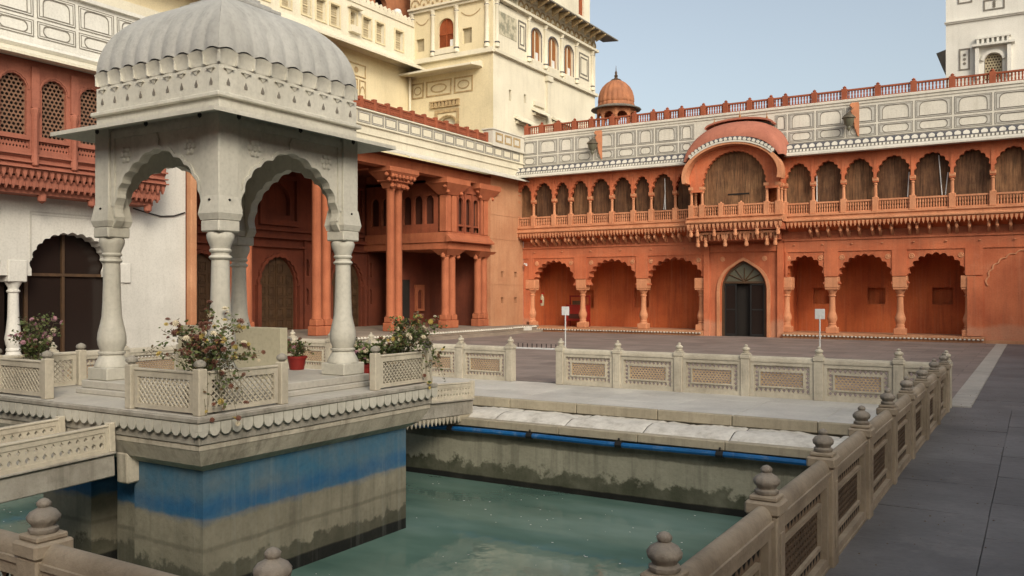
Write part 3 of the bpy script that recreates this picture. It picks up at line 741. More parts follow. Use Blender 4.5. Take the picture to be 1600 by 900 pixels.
# ------------------------------------------------------------------ plants
def leaf(M, p, d, s, up=None):
    d = Vector(d).normalized(); u = d.cross(Vector((random.uniform(-1, 1), random.uniform(-1, 1), random.uniform(.2, 1)))).normalized()
    p = Vector(p); nrm = d.cross(u)
    M.add([p, p+d*s*.35+u*s*.32+nrm*s*.08, p+d*s*.75+u*s*.26, p+d*s, p+d*s*.7-u*s*.26, p+d*s*.3-u*s*.33+nrm*s*.08], [(0, 1, 5), (1, 2, 4, 5), (2, 3, 4)])
def flower_mesh(mt, r=.029):
    M = Mesh()
    for ly in range(2):
        n = 9; rr = r*(1-.3*ly)
        for i in range(n):
            a = 2*PI*i/n+ly*.3; b = .28
            M.add([(0, 0, .003*ly), (rr*.75*math.cos(a-b), rr*.75*math.sin(a-b), .006+.006*ly), (rr*math.cos(a), rr*math.sin(a), .004+.01*ly), (rr*.75*math.cos(a+b), rr*.75*math.sin(a+b), .006+.006*ly)], [(0, 1, 2, 3)])
    M.lathe([(r*.3, .004), (r*.28, .014), (r*.1, .018)], 7)
    return M.data('flower', mt)
FL = {k: flower_mesh('petal_'+k) for k in ('yellow', 'brown', 'pink', 'cream')}
def bush(name, label, cat, base, spread, height, nst, nleaf, nflow, pal, lean=(0, 0), droop=.0, ls=.03, seed=1, group=None, brown=.3, drape=0, over=(.36, -.18)):
    rnd = random.Random(seed); random.seed(seed)
    t = thing(name, label, cat, base, 0, group)
    S = Mesh(); LG = Mesh(); tips = []
    for i in range(nst):
        a = 2*PI*i/nst+rnd.uniform(-.4, .4); r = spread*rnd.uniform(.25, 1)**.8; h = height*rnd.uniform(.4, 1)*(1-.35*(r/spread)**2)
        hang = i < drape
        end = Vector((r*math.cos(a)+lean[0], r*math.sin(a)+lean[1], h))
        if hang: end = Vector((over[0]+rnd.uniform(-.12, .14), over[1]+rnd.uniform(-.16, .22), -rnd.uniform(.02, .24)))
        pts = []
        for k in range(8):
            q = k/7; b = Vector((end.x*q**(1.3 if not hang else .8), end.y*q**(1.3 if not hang else .8), 0))
            b.z = (h*math.sin(q*PI/2*1.0) if not hang else .38*math.sin(q*PI)**1+end.z*q*q) - droop*q*q*q*r
            b += Vector((rnd.uniform(-1, 1), rnd.uniform(-1, 1), rnd.uniform(-1, 1)))*.018*q
            pts.append(b)
        S.tube(pts, .0045, 4, .0015); tips.append(pts)
        for k in range(rnd.randint(1, 3)):      # side twigs
            j = rnd.randint(3, 6); o = pts[j]; e2 = o+Vector((rnd.uniform(-1, 1), rnd.uniform(-1, 1), rnd.uniform(.1, 1))).normalized()*spread*rnd.uniform(.15, .35)
            tw = [o, (o+e2)/2+Vector((0, 0, .01)), e2]; S.tube(tw, .0025, 3, .001); tips.append([o]*4+[(o+e2)/2, e2])
    for i in range(nleaf):
        p = rnd.choice(tips); q = rnd.uniform(.25, 1)**.8*(len(p)-1); k = min(int(q), len(p)-2); o = p[k].lerp(p[k+1], q-k)
        o = o+Vector((rnd.gauss(0, 1), rnd.gauss(0, 1), rnd.gauss(0, 1)))*.022
        LG.mat(1 if rnd.random() < brown else 0)
        leaf(LG, o, (rnd.uniform(-1, 1), rnd.uniform(-1, 1), rnd.uniform(-.6, .8)), ls*rnd.uniform(.6, 1.35))
    S.build('stems', 'stem', t); lo_ = LG.build('leaves', ['leaf', 'leaf_brown'], t); lo_['kind'] = 'stuff'
    for i in range(nflow):
        p = rnd.choice(tips); q = rnd.choice((1, 1, 1, .85)); o = p[-1] if q == 1 else p[-2]
        o = o+Vector((rnd.gauss(0, 1), rnd.gauss(0, 1), rnd.gauss(0, 1)))*.02
        f = inst('flower', FL[rnd.choice(pal)], t, o); f.rotation_euler = (rnd.uniform(.2, 1.5), rnd.uniform(-.5, .5), rnd.uniform(-.5, 1.8)); f.scale = (rnd.uniform(.6, 1.25),)*3
    return t
def planter(x, y, label, w=.26, z=.604):
    t = thing('plant_trough', label, 'planter', (x, y, z))
    M = Mesh(); M.ring([(-w/2, 0), (w/2, 0), (w/2, .22), (-w/2, .22)], [(-w/2+.03, .03), (w/2-.03, .03), (w/2-.03, .19), (-w/2+.03, .19)], -w/2, w/2)
    M = Mesh(); M.frustum(-w*.42, w*.42, -w*.42, w*.42, 0, -w/2, w/2, -w/2, w/2, .2); M.build('tub', 'ledge', t)
    Mesh().box(-w*.42, w*.42, -w*.42, w*.42, .2, .206).build('soil', 'soil', t); return t
planter(-6.36, 5.14, 'small stone tub behind the near corner screen')
bush('flowering_bush', 'large straggly yellow and rust flowered bush spilling over the near corner screen', 'bush', (-6.36, 5.14, .81), .70, .72, 34, 1350, 170,
     ['yellow', 'brown', 'brown', 'brown', 'brown', 'brown', 'brown', 'yellow', 'cream'], lean=(.22, .04), ls=.034, seed=5, brown=.30, drape=10)
planter(-9.05, 5.12, 'small stone tub behind the left corner screen')
bush('flowering_bush', 'upright pink flowered bush in the left corner screen', 'bush', (-9.05, 5.12, .81), .30, .68, 22, 1100, 46,
     ['pink', 'pink', 'brown', 'pink', 'cream'], lean=(.06, 0), ls=.03, seed=9, brown=.15)
planter(-6.34, 7.8, 'small stone tub behind the right corner screen')
bush('flowering_bush', 'tangled yellow green bush hanging over the right corner screen', 'bush', (-6.32, 7.82, .81), .48, .80, 26, 1300, 60,
     ['yellow', 'cream', 'brown', 'cream', 'brown'], lean=(.24, .10), ls=.036, seed=14, brown=.25, drape=7, over=(.34, .22))
def pot(x, y, z, h, r, label):
    t = thing('flower_pot', label, 'pot', (x, y, z), 0, 'red clay pots on the platform')
    M = Mesh(); M.lathe([(r*.72, 0), (r*.74, .01), (r*.95, h*.82), (r*1.06, h*.83), (r*1.08, h), (r*.95, h), (r*.92, h*.9)], 20); M.build('tub', 'pot', t, 40)
    M = Mesh(); M.lathe([(r*.93, h*.9), (r*.9, h*.93)], 16); M.build('soil', 'soil', t)
pot(-7.52, 7.40, .742, .16, .115, 'short red clay pot on the pavilion floor beside the stone board')
bush('potted_plant', 'low brownish green potted plant in the pot beside the stone board', 'plant', (-7.52, 7.40, .89), .19, .20, 14, 420, 14, ['brown', 'brown', 'pink'], ls=.034, seed=21, brown=.3)
pot(-6.78, 7.75, .604, .22, .115, 'tall red clay pot on the platform right of the column')
bush('potted_plant', 'dense green potted plant with white flowers right of the column', 'plant', (-6.78, 7.75, .80), .36, .34, 26, 1700, 40, ['cream', 'cream', 'pink'], ls=.036, seed=25, brown=.04)
pot(-6.62, 7.93, .604, .15, .10, 'low clay pot behind the right corner screen')
bush('potted_plant', 'small leafy potted plant behind the right corner screen', 'plant', (-6.62, 7.93, .74), .26, .34, 18, 900, 20, ['cream', 'brown'], ls=.034, seed=29, brown=.15)
random.seed(3)

# ------------------------------------------------------------------ signs on poles
def sign(x, y, z, label):
    t = thing('sign_post', label, 'sign', (x, y, 0), 0, 'small white signs on poles')
    M = Mesh(); M.tube([(0, 0, 0), (0, 0, z-.08)], .012, 8); M.lathe([(.06, 0), (.06, .012), (.02, .02)], 12); M.build('pole', 'signwhite', t, 40)
    M = Mesh(); M.box(-.075, .075, -.008, .008, z-.16, z, .003); M.build('board', 'signwhite', t)
sign(-7.45, 14.1, 1.40, 'small blank white sign on a thin pole by the fence opening')
sign(-2.92, 14.1, 1.40, 'small blank white sign on a thin pole behind the right part of the fence')

# ------------------------------------------------------------------ painted parapet panels
def cart(w, h, kind, s=1.0, n=20):
    pts = []
    if kind == 'pill':
        r = h/2*s; hw = w/2*s
        for i in range(n): 
            a = -PI/2+PI*i/(n/2-1) if i < n//2 else PI/2+PI*(i-n//2)/(n/2-1)
            c = hw-r if i < n//2 else -(hw-r); pts.append((c+r*math.cos(a), r*math.sin(a)))
    else:   # arched top with shoulders
        hw, hh = w/2*s, h/2*s; m = n-2; pts = [(hw, -hh)]
        for i in range(m):
            a = PI*i/(m-1); x = hw*math.cos(a); pts.append((math.copysign(abs(math.cos(a))**.42, math.cos(a))*hw if abs(math.cos(a)) > 1e-6 else 0, -hh*.0+hh*(max(0.0, math.sin(a))**.75)))
        pts.append((-hw, -hh))
    return pts
def painted_panel(w, h, kind, tint='paneltint'):
    M = Mesh(); m = .035; k = 'pill' if kind == 'pill' else 'arch'
    c0 = cart(w-.34 if w > .6 else w*.52, h-.19, k)
    M.mat(0).prism([rect(-w/2+.02, w/2-.02, -h/2+.02, h/2-.02), c0], -.006, 0, sides=True)
    M.mat(1)
    for ins in (.02, .065):
        M.ring(rect(-w/2+ins, w/2-ins, -h/2+ins, h/2-ins), rect(-w/2+ins+.018, w/2-ins-.018, -h/2+ins+.018, h/2-ins-.018), -.010, -.0062)
    c1 = [(x*1.0+math.copysign(.02, x), z+math.copysign(.02, z)) for x, z in c0]; M.ring(c0, c1, -.010, -.0062)
    return M.data('painted_panel', [tint, 'panelgrey'])

# ------------------------------------------------------------------ FAR RED BUILDING (facade Y = 32.4, faces -y)
FY = 32.4
fb = thing('arcaded_red_building', 'long orange red building with arcade below and blind hung balcony across the far side', 'building', (0, FY, 0))
L_OPS = [(-17.69, .95), (-14.97, 1.06), (-12.25, 1.13), (-7.26, .66), (-5.19, .86), (-2.92, .86)]
RX = 9.0; LX = -19.2
ops = [foil(c, h, 2.02, .95, 11 if h > .8 else 9, .36, .85) for c, h in L_OPS]
gate = smooth_arch(-9.5, .86, 1.75, 1.0, 20, .12)
allops = ops[:3]+[gate]+ops[3:]
M = Mesh()
# above the imposts the wall is one piece; gate opening runs to the ground between its piers
P = [(LX, 1.98), (ops[0][0][0]-0, 1.98)]
P = [(LX, .2), (-18.9, .2), (-18.9, 1.98)]
for k, a in enumerate(ops[:3]): P += [(a[0][0], 1.98)]+a+[(a[-1][0], 1.98)]
P += [(-11.02, 1.98), (-11.02, 0), (-10.36, 0)]+gate+[(-8.64, 0), (-8.0, 0), (-8.0, 1.98)]
for a in ops[3:]: P += [(a[0][0], 1.98)]+a+[(a[-1][0], 1.98)]
P += [(-1.98, 1.98), (-1.98, 0), (RX, 0), (RX, 4.2), (LX, 4.2)]
M.prism([P], 0, .45); M.build('arcade_wall', 'orange', fb)
# recess behind the arcade with small sunk squares
M = Mesh(); zb, zt = .2, 3.4
sq = [(-16.95, .33, 1.0, 1.8), (-14.36, .33, 1.05, 1.85), (-7.0, .3, 1.25, 1.85), (-5.06, .3, 1.25, 1.85), (-2.86, .33, 1.25, 1.85)]
for (a, b, qs) in ((LX, -11.0, sq[:2]), (-8.0, -1.98, sq[2:])):
    M.prism([rect(a, b, zb, zt)]+[rect(c-h, c+h, z0, z1) for c, h, z0, z1 in qs], 1.7, 1.85)
    M.box(a, b, .45, 1.7, zt, zt+.1); M.box(a-.0, a+.1, .45, 1.7, zb, zt); M.box(b-.1, b, .45, 1.7, zb, zt)
    M.box(a, b, 1.95, 2.0, zb, zt)
M.build('recess_wall', 'orange_deep', fb)
# proud pilaster strips and bands
M = Mesh()
for (a, b) in ((-18.92, -18.66), (-16.68, -16.1), (-13.87, -13.35), (-7.93+.0, -7.85), (-6.56, -6.08), (-4.30, -3.82), (-2.04, -1.52)):
    M.box(a, b, -.035, 0, 2.25, 3.15)
M.box(LX, -11.03, -.035, 0, 3.151, 3.56); M.box(-7.97, RX, -.035, 0, 3.151, 3.56)
M.box(LX, -11.03, -.075, 0, 3.561, 3.62); M.box(-7.97, RX, -.075, 0, 3.561, 3.62)
for (a, b) in ((-11.02, -10.80), (-8.21, -7.99)): M.box(a, b, -.10, 0, 0, 3.5)
M.box(-10.79, -8.22, -.06, 0, 3.22, 3.5); M.box(-1.98, -1.52, -.05, 0, .22, 2.2); 
M.build('wall_bands', 'orange_light' if False else 'orange', fb)
M = Mesh(); og = smooth_arch(-9.5, 1.02, 1.78, 1.06, 20, .16); ig = smooth_arch(-9.5, .9, 1.76, 1.0, 20, .12)
M.band(og, ig, -.05, 0); M.box(-10.52, -10.40, -.06, 0, 0, 1.76); M.box(-8.6, -8.48, -.06, 0, 0, 1.76); M.build('gate_surround', 'orange_light', fb)
M = Mesh(); ba = foil(.2, 1.55, 1.9, 1.15, 15, .25, .85); bo = [(.2+(x-.2)*1.03, 1.9+(z-1.9)*1.03) for x, z in ba]; M.band(ba, bo, -.03, 0)
ba = foil(4.2, 1.55, 1.9, 1.15, 15, .25, .85); bo = [(4.2+(x-4.2)*1.03, 1.9+(z-1.9)*1.03) for x, z in ba]; M.band(ba, bo, -.03, 0)
M.build('blind_arch', 'orange_light', fb)
rs = Mesh(); rs.lathe([(.10, 0), (.085, .02), (.05, .012), (.03, .03)], 12)
rs.v = [(x, -z, y) for x, y, z in rs.v]; rsm = rs.data('rosette', 'orange_light')
for c, h in L_OPS:
    for s in (-1, 1): inst('rosette', rsm, fb, (c+s*(h*.88), -.001, 2.93))
for c in (-10.3, -8.7): inst('rosette', rsm, fb, (c, -.001, 2.95))
pg = Mesh().box(-.025, .025, -.06, 0, 0, .03).data('peg', 'orange_light')
for i in range(14): inst('peg', pg, fb, (-18.6+i*1.35 if i < 6 else -7.6+(i-6)*1.0, -.036, 3.40))
# lower columns
col = Mesh()
col.mat(0).box(-.2, .2, -.2, .2, .2, .42, .02); col.lathe([(.17, .421), (.13, .50), (.15, .52), (.13, .56), (.15, .64), (.18, .72), (.175, .80), (.14, .9), (.115, 1.0), (.105, 1.3), (.10, 1.52), (.13, 1.54), (.135, 1.57), (.10, 1.60), (.16, 1.72), (.19, 1.78)], 14)
col.box(-.21, .21, -.2, .2, 1.781, 1.83); col.box(-.235, .235, -.21, .21, 1.831, 2.24, .02)
lc = col.data('column', 'orange_light', 35)
for x in (-18.86, -16.39, -13.64, -11.2, -7.93, -6.32, -4.06, -1.95): inst('column', lc, fb, (x, .2, 0))
# plinth with beaded edge
for (a, b) in ((-19.3, -11.03), (-7.97, -1.45)):
    M = Mesh(); M.box(a, b, -.35, 2.3, .12, .2, .01); M.box(a, b, -.28, 1.7, 0, .119); M.build('plinth', 'pinkwall', fb)
    M = Mesh(); n = int((b-a)/.13)
    for i in range(n):
        M.lathe([(.01, .085), (.042, .10), (.042, .125), (.01, .14)], 6, a+(i+.5)*(b-a)/n, -.36)
    M.build('beading', 'parapet', fb)['kind'] = 'stuff'
M = Mesh(); M.box(-1.44, RX, -.3, .0, 0, .1); M.build('plinth', 'pinkwall', fb)
# gate door
M = Mesh(); M.prism([closed(smooth_arch(-9.5, .86, 1.75, 1.0, 20, .12), 0), ], .3, .32); M.build('gate_backing', 'dark', fb)
gd = Mesh(); A1 = smooth_arch(-9.5, .855, 1.75, .99, 20, .12); A2 = smooth_arch(-9.5, .78, 1.75, .92, 20, .10); gd.band(A1, A2, .1, .2)
gd.box(-10.355, -10.26, .1, .2, 0, 1.75); gd.box(-8.74, -8.645, .1, .2, 0, 1.75); gd.box(-10.26, -8.74, .09, .21, 2.02, 2.10)
for a in (30, 60, 90, 120, 150):
    r = math.radians(a); gd.tube([(-9.5, .15, 2.1), (-9.5+.66*math.cos(r)*1.05, .15, 2.1+.52*math.sin(r))], .025, 4)
gd = gd.build('gate_frame', 'wood', fb)
M = Mesh(); M.prism([[(x, max(z, 2.1)) for x, z in smooth_arch(-9.5, .78, 1.75, .92, 20, .10) if z > 2.0]+[(-8.8, 2.1), (-10.2, 2.1)]], .16, .17); M.build('fanlight', 'glass2', gd)
for (a, b) in ((-10.26, -9.80), (-9.28, -8.74)):
    M = Mesh(); M.box(a, b, .15, .16, .05, 2.0); M.build('pane', 'glass', gd)
    M = Mesh(); M.ring(rect(a, b, .02, 2.01), rect(a+.05, b-.05, .1, 1.95), .13, .18); M.box(a+.05, b-.05, .135, .165, 1.0, 1.05); M.build('leaf_frame', 'black', gd)
for x in (-10.05, -9.9, -9.1): Mesh().box(x-.05, x+.05, .19, .2, .3, 1.7).build('hanging_cloth', 'lantern' if x != -9.1 else 'woodlight', gd)
# balcony floor, teeth, brackets
YB = -.42
for (a, b) in ((LX-.08, -11.32), (-7.80, RX)):
    M = Mesh()
    M.extr_x([(0, 4.20), (YB-.06, 4.20), (YB-.12, 4.25), (YB-.12, 4.30), (YB-.05, 4.33), (YB-.05, 4.40), (YB-.1, 4.43), (YB-.1, 4.48), (0, 4.48)], a, b); M.build('balcony_floor', 'orange_light', fb)
    M = Mesh(); M.extr_x([(0, 3.90), (YB+.14, 4.02), (YB-.03, 4.10), (YB-.06, 4.198), (0, 4.198)], a, b); M.build('balcony_soffit', 'orange_deep', fb)
    M = Mesh(); teeth(M, a, b, .135, YB-.09, YB+.0, 4.20, .2); M.build('pendant_teeth', 'orange_light', fb)['kind'] = 'stuff'
bk = Mesh()
bk.add([(-.05, 0, 3.66), (.05, 0, 3.66), (.05, 0, 4.1), (-.05, 0, 4.1), (-.05, -.3, 3.95), (.05, -.3, 3.95), (.05, -.36, 4.1), (-.05, -.36, 4.1), (-.05, -.1, 3.74), (.05, -.1, 3.74)],
       [(0, 1, 9, 8), (8, 9, 5, 4), (4, 5, 6, 7), (3, 2, 6, 7), (0, 8, 4, 7, 3), (1, 9, 5, 6, 2), (0, 1, 2, 3)])
bk.lathe([(.01, 3.80), (.05, 3.86), (.05, 3.92), (.03, 3.97), (.045, 4.0), (.045, 4.04)], 8, 0, -.33)
bkm = bk.data('bracket', 'orange_light')
UL = [-19.29, -18.48, -17.47, -16.68, -15.78, -14.79, -13.85, -13.08, -12.08, -11.40]
UR = [-7.86, -6.87, -5.83, -4.78, -3.60, -2.40, -1.22, -.05, 1.1, 2.25, 3.4, 4.55, 5.7, 6.85, 8.0]
for x in UL[1:-1]+UR[1:]: inst('bracket', bkm, fb, (x-.12, 0, 0)); inst('bracket', bkm, fb, (x+.12, 0, 0)); inst('bracket', bkm, fb, (x+.5, 0, 0))
# upper arcade
pil_ = Mesh().box(-.05, .05, YB-.03, YB, 5.62, 6.5).data('pilaster', 'orange')
def upper(cols, x0, x1):
    ar = []
    for a, b in zip(cols[:-1], cols[1:]):
        c = (a+b)/2; h = (b-a)/2-.085; ar.append(foil(c, h, 5.58, min(.80, .62+h*.25), 9, .32, .8, 3, .05))
    M = Mesh(); M.prism([arcade(x0, x1, 5.50, 6.62, ar)], YB, YB+.2); M.build('balcony_arcade', 'orange', fb)
    for a in cols: inst('pilaster', pil_, fb, (a, 0, 0))
    for a in cols: inst('balcony_column', uc, fb, (a, YB+.08, 0))
    for a, b in zip(cols[:-1], cols[1:]):
        M = Mesh(); balusters(M, a+.1, b-.1, .085, YB+.08, 4.49, 4.92, .05, .06, .045); M.build('balcony_rail', 'orange_light', fb)
        M = Mesh(); P = []
        for i in range(7): P.append([(a+.02+(b-a-.04)*i/6, YB+.30+.012*math.sin(i*2.1+a), z) for z in (4.5, 6.6)])
        M.grid(P); M.build('cane_blind', random.choice(['blind', 'blind_dark', 'blind_dark']), fb)
U = Mesh(); U.box(-.1, .1, -.1, .1, 4.49, 4.98, .01); U.lathe([(.075, 4.981), (.06, 5.02), (.055, 5.2), (.05, 5.40), (.07, 5.42), (.07, 5.44), (.05, 5.46), (.09, 5.54)], 10); U.box(-.095, .095, -.1, .1, 5.541, 5.66, .01)
uc = U.data('balcony_column', 'orange_light', 35)
upper(UL, -19.36, -11.32); upper(UR, -7.95, 8.1)
M = Mesh(); M.box(LX, RX, .2, .4, 4.2, 7.1); M.build('back_wall', 'orange_deep', fb)
# cords and loose ends of the blinds
for x, z0, z1, dx in ((-12.55, 4.95, 6.2, .03), (-12.62, 4.95, 5.7, -.06), (-6.78, 5.0, 5.6, 0), (-3.78, 4.95, 5.8, -.05), (-2.72, 4.95, 6.3, .1), (-2.62, 4.95, 5.7, -.08), (-6.77, 4.95, 5.9, .01)):
    Mesh().tube([(x, YB+.24, z0), (x-dx, YB+.24, z1)], .018, 5).build('blind_cord', 'signwhite', fb)
# cornice with dark band and scallops, white parapet
for (a, b) in ((LX-.1, -11.38), (-7.78, RX)):
    M = Mesh()
    M.mat(0).extr_x([(YB-.0, 6.60), (YB-.42, 6.58), (YB-.42, 6.64), (YB-.28, 6.72), (YB-.0, 6.72)], a, b)
    M.mat(1).extr_x([(0, 6.722), (YB-.26, 6.722), (YB-.18, 6.84), (0, 6.84)], a, b)
    M.mat(2).extr_x([(0, 6.842), (YB-.17, 6.842), (YB-.08, 6.93), (YB-.02, 7.06), (0, 7.06)], a, b)
    M.mat(0).extr_x([(0, 7.062), (YB+.05, 7.062), (YB+.2, 7.10), (0, 7.12)], a, b)
    M.build('cornice', ['parapet', 'panelgrey', 'trimdark'], fb)
    M = Mesh(); n = int((b-a)/.12)
    for i in range(n):
        x = a+(i+.5)*(b-a)/n; M.add([(x-.035, YB-.245, 6.735), (x+.035, YB-.245, 6.735), (x+.035, YB-.205, 6.82), (x-.035, YB-.205, 6.82), (x-.035, YB-.265, 6.735), (x+.035, YB-.265, 6.735), (x+.035, YB-.225, 6.82), (x-.035, YB-.225, 6.82)], [(4, 5, 6, 7), (0, 4, 7, 3), (1, 5, 6, 2), (0, 1, 5, 4), (3, 2, 6, 7)])
    M.build('dentils', 'parapet', fb)['kind'] = 'stuff'
    n = int(round((b-a)/.26)); M = Mesh(); M.prism([[(-.085, 0), (.085, 0), (.10, .08), (.07, .135), (0, .17), (-.07, .135), (-.10, .08)]], -.02, .05)
    sm = M.data('cornice_scallop', 'parapet') if a < -12 else sm
    for i in range(n): o = inst('cornice_scallop', sm, fb, (a+(i+.5)*(b-a)/n, YB-.13, 6.87)); o.rotation_euler = (-.5, 0, 0)
M = Mesh(); M.box(LX, RX, 0, .4, 7.12, 8.45); M.box(LX, RX, -.07, .45, 8.452, 8.55, .01); M.box(LX, RX, -.03, 0, 8.36, 8.45); M.build('parapet_wall', 'parapet', fb)
pc = {}
for cols in (UL, [-8.35]+UR):
    for a, b in zip(cols[:-1], cols[1:]):
        for (z, h, kd) in ((7.96, .64, 'arch'), (7.395, .43, 'pill')):
            key = (round(b-a, 2), kd)
            if key not in pc: pc[key] = painted_panel(b-a-.03, h, kd)
            inst('painted_panel', pc[key], fb, ((a+b)/2, -.0005, z))
M = Mesh(); M.box(LX, -11.4, -.012, -.001, 7.13, 7.165); M.box(-8.3, RX, -.012, -.001, 7.13, 7.165); M.build('painted_line', 'panelgrey', fb)
# roof balustrade
bp_ = [-19.1, -18.35, -17.55, -16.75, -15.95, -15.0, -14.0, -13.19, -12.6, -12.0, -11.11, -10.22, -9.3, -8.5, -7.97, -6.93, -5.89, -4.78, -3.63, -2.44, -1.25, -.05, 1.15, 2.35, 3.5, 4.7, 5.9, 7.1, 8.3]
rp = Mesh(); rp.box(-.1, .1, .05, .25, 8.552, 8.97, .01); rp.lathe([(.08, 8.97), (.05, 9.0), (.07, 9.03), (.01, 9.08)], 8, 0, .15); rpm = rp.data('rail_post', 'redrail')
for i, x in enumerate(bp_):
    inst('rail_post', rpm, fb, (x, 0, 0), 0, (1.7, 1, 1) if i in (2, 21) else None)
    if i < len(bp_)-1:
        M = Mesh(); balusters(M, x+.1, bp_[i+1]-.1, .105, .15, 8.552, 8.94, .055, .06, .05); M.build('roof_rail', 'redrail', fb)
# jharokha: central projecting balcony with curved roof
JX = -9.56; jy = -1.05
jh = Mesh(); jh.extr_x([(0, 4.24), (jy-.05, 4.24), (jy-.12, 4.3), (jy-.12, 4.36), (jy-.04, 4.38), (jy-.04, 4.44), (jy-.1, 4.47), (jy-.1, 4.50), (0, 4.50)], -11.36, -7.76)
jh = jh.build('projecting_balcony', 'orange_light', fb)
M = Mesh(); M.box(-11.3, -7.82, jy+.05, 0, 3.98, 4.235); M.box(-11.05, -8.05, jy+.3, -.0, 3.62, 3.975); M.build('balcony_base', 'orange', jh)
M = Mesh(); teeth(M, -11.36, -7.76, .16, jy-.08, jy+.0, 4.24, .22); teeth(M, -11.1, -8.0, .16, jy+.2, jy+.28, 3.86, .24); M.box(-11.12, -7.98, jy+.18, jy+.3, 3.86, 3.94)
M.build('pendant_teeth', 'orange_light', jh)['kind'] = 'stuff'
pd = Mesh(); pd.lathe([(.01, 3.36), (.07, 3.40), (.085, 3.48), (.06, 3.56), (.075, 3.6), (.05, 3.66)], 10, 0, 0); pd.box(-.05, .05, -.04, .3, 3.661, 3.9); pdm = pd.data('pendant_bracket', 'orange_light', 40)
for x in (-11.0, -10.7, -9.95, -9.15, -8.4, -8.1): inst('pendant_bracket', pdm, jh, (x, jy+.24, 0))
for x in (-11.2, -10.95, -10.3, -9.5, -8.7, -7.95): inst('pendant_bracket', pdm, jh, (x, jy+.02, .38))
# arch front
ja = foil(JX, 1.17, 5.5, 1.38, 21, .22, .85, 3, .0)
fo = [(JX+1.72*math.cos(PI-PI*i/24), 5.75+1.50*math.sin(PI*i/24)) for i in range(25)]
M = Mesh(); P = [(JX-1.17, 5.45)]+ja+[(JX+1.17, 5.45), (JX+1.62, 5.45)]+[(x, z) for x, z in reversed(fo)][1:-1]+[(JX-1.62, 5.45)]
M.prism([P], jy, jy+.18); M.build('balcony_front', 'orange', jh)
M = Mesh(); P = []
for i in range(21): P.append([(JX-1.2+2.4*i/20, jy+.28+.015*math.sin(i*1.3), z) for z in (4.5, 5.6, 6.95)])
M.grid(P); M.build('cane_blind', 'blind', jh)
Mesh().box(-9.85, -9.05, jy+.262, jy+.266, 5.30, 5.36).build('tear', 'dark', jh)
for x in (-11.2, -10.78, -8.36, -7.95): inst('balcony_column', uc, jh, (x, jy+.09, 0))
for s in (-1, 1):
    M = Mesh(); M.box(JX+s*1.62-.04, JX+s*1.62+.04, jy+.2, -.42, 5.5, 6.4); M.build('side_arch', 'orange', jh)
    for y in (jy+.5,): inst('balcony_column', uc, jh, (JX+s*1.62, y, 0))
    M = Mesh()
    M.box(JX+s*1.66-.04, JX+s*1.66+.04, jy+.1, -.4, 4.5, 4.92); M.build('side_rail', 'orange_light', jh)
rl = [-11.2, -10.78, -10.05, -9.3, -8.36, -7.95]
for a, b in zip(rl[:-1], rl[1:]):
    M = Mesh(); balusters(M, a+.09, b-.09, .085, jy+.08, 4.50, 4.94, .05, .06, .045); M.build('balcony_rail', 'orange_light', jh)
for a in (-10.05, -9.3):
    M = Mesh(); M.box(a-.09, a+.09, jy, jy+.17, 4.5, 5.0, .01); M.lathe([(.05, 5.0), (.02, 5.06)], 8, a, jy+.08); M.build('rail_post', 'orange_light', jh)
# curved eave bands
def jarc(a, b, z0, n=30, t0=-.06): return [(JX+a*math.cos(PI*((1-i/n)*(1-2*t0)+t0)), z0+b*math.sin(PI*((1-i/n)*(1-2*t0)+t0))) for i in range(n+1)]
M = Mesh(); M.mat(0).band(jarc(1.70, 1.12, 5.98), jarc(1.86, 1.22, 5.98), jy-.42, jy+.1)
T0 = .19
M.mat(2).band(jarc(1.80, 1.19, 5.98, 30, T0), jarc(1.845, 1.25, 5.98, 30, T0), jy-.45, jy-.2)
M.mat(1).band(jarc(1.845, 1.252, 5.98, 30, T0), jarc(1.93, 1.40, 5.98, 30, T0), jy-.38, jy+.1)
M.build('curved_cornice', ['orange_light', 'trimdark', 'parapet'], jh)
ss = Mesh().prism([[(-.05, 0), (.05, 0), (.062, .05), (.04, .09), (0, .115), (-.04, .09), (-.062, .05)]], -.02, .02).data('cornice_scallop', 'parapet')
for i in range(21):
    th = PI*((1-(i+.5)/21)*(1-2*T0)+T0); o = inst('cornice_scallop', ss, jh, (JX+1.86*math.cos(th), jy-.40, 5.98+1.27*math.sin(th))); o.rotation_euler = (0, -(th-PI/2), 0)
M = Mesh(); P = []
for j in range(15):
    q = j/14*PI/2; row = []; sq_ = math.sin(q); y = jy-.30+1.3*(1-math.cos(q))
    for i in range(49):
        th = PI*i/48; e_ = max(0.0, math.sin(th)); cs = math.cos(th); x = 1.88*math.copysign(abs(cs)**(.85), cs)
        row.append((JX+x, y, max(6.60, 5.98+(1.40+.74*sq_)*e_**(.62 if sq_ > .3 else 1-.38*sq_/.3))))
    P.append(row)
M.grid(P); M.build('curved_roof', 'roofpink', jh, 60)
M = Mesh(); P1 = [(JX+1.30*math.cos(PI-PI*i/20), 7.93+.30*math.sin(PI*i/20)) for i in range(21)]; P2 = [(JX+1.26*math.cos(PI-PI*i/20), 7.89+.27*math.sin(PI*i/20)) for i in range(21)]
M.band(P1, P2, jy+.55, -.01); M.build('roof_ridge', 'roofpink', jh)
for x, z in ((-10.55, 8.02), (-9.56, 8.17), (-8.55, 8.02)):
    M = Mesh(); M.lathe([(.04, 0), (.05, .05), (.03, .1), (.045, .15), (.015, .22), (.01, .34)], 8); M.build('roof_finial', 'woodlight', jh, 40, loc=(x, -.25, z))
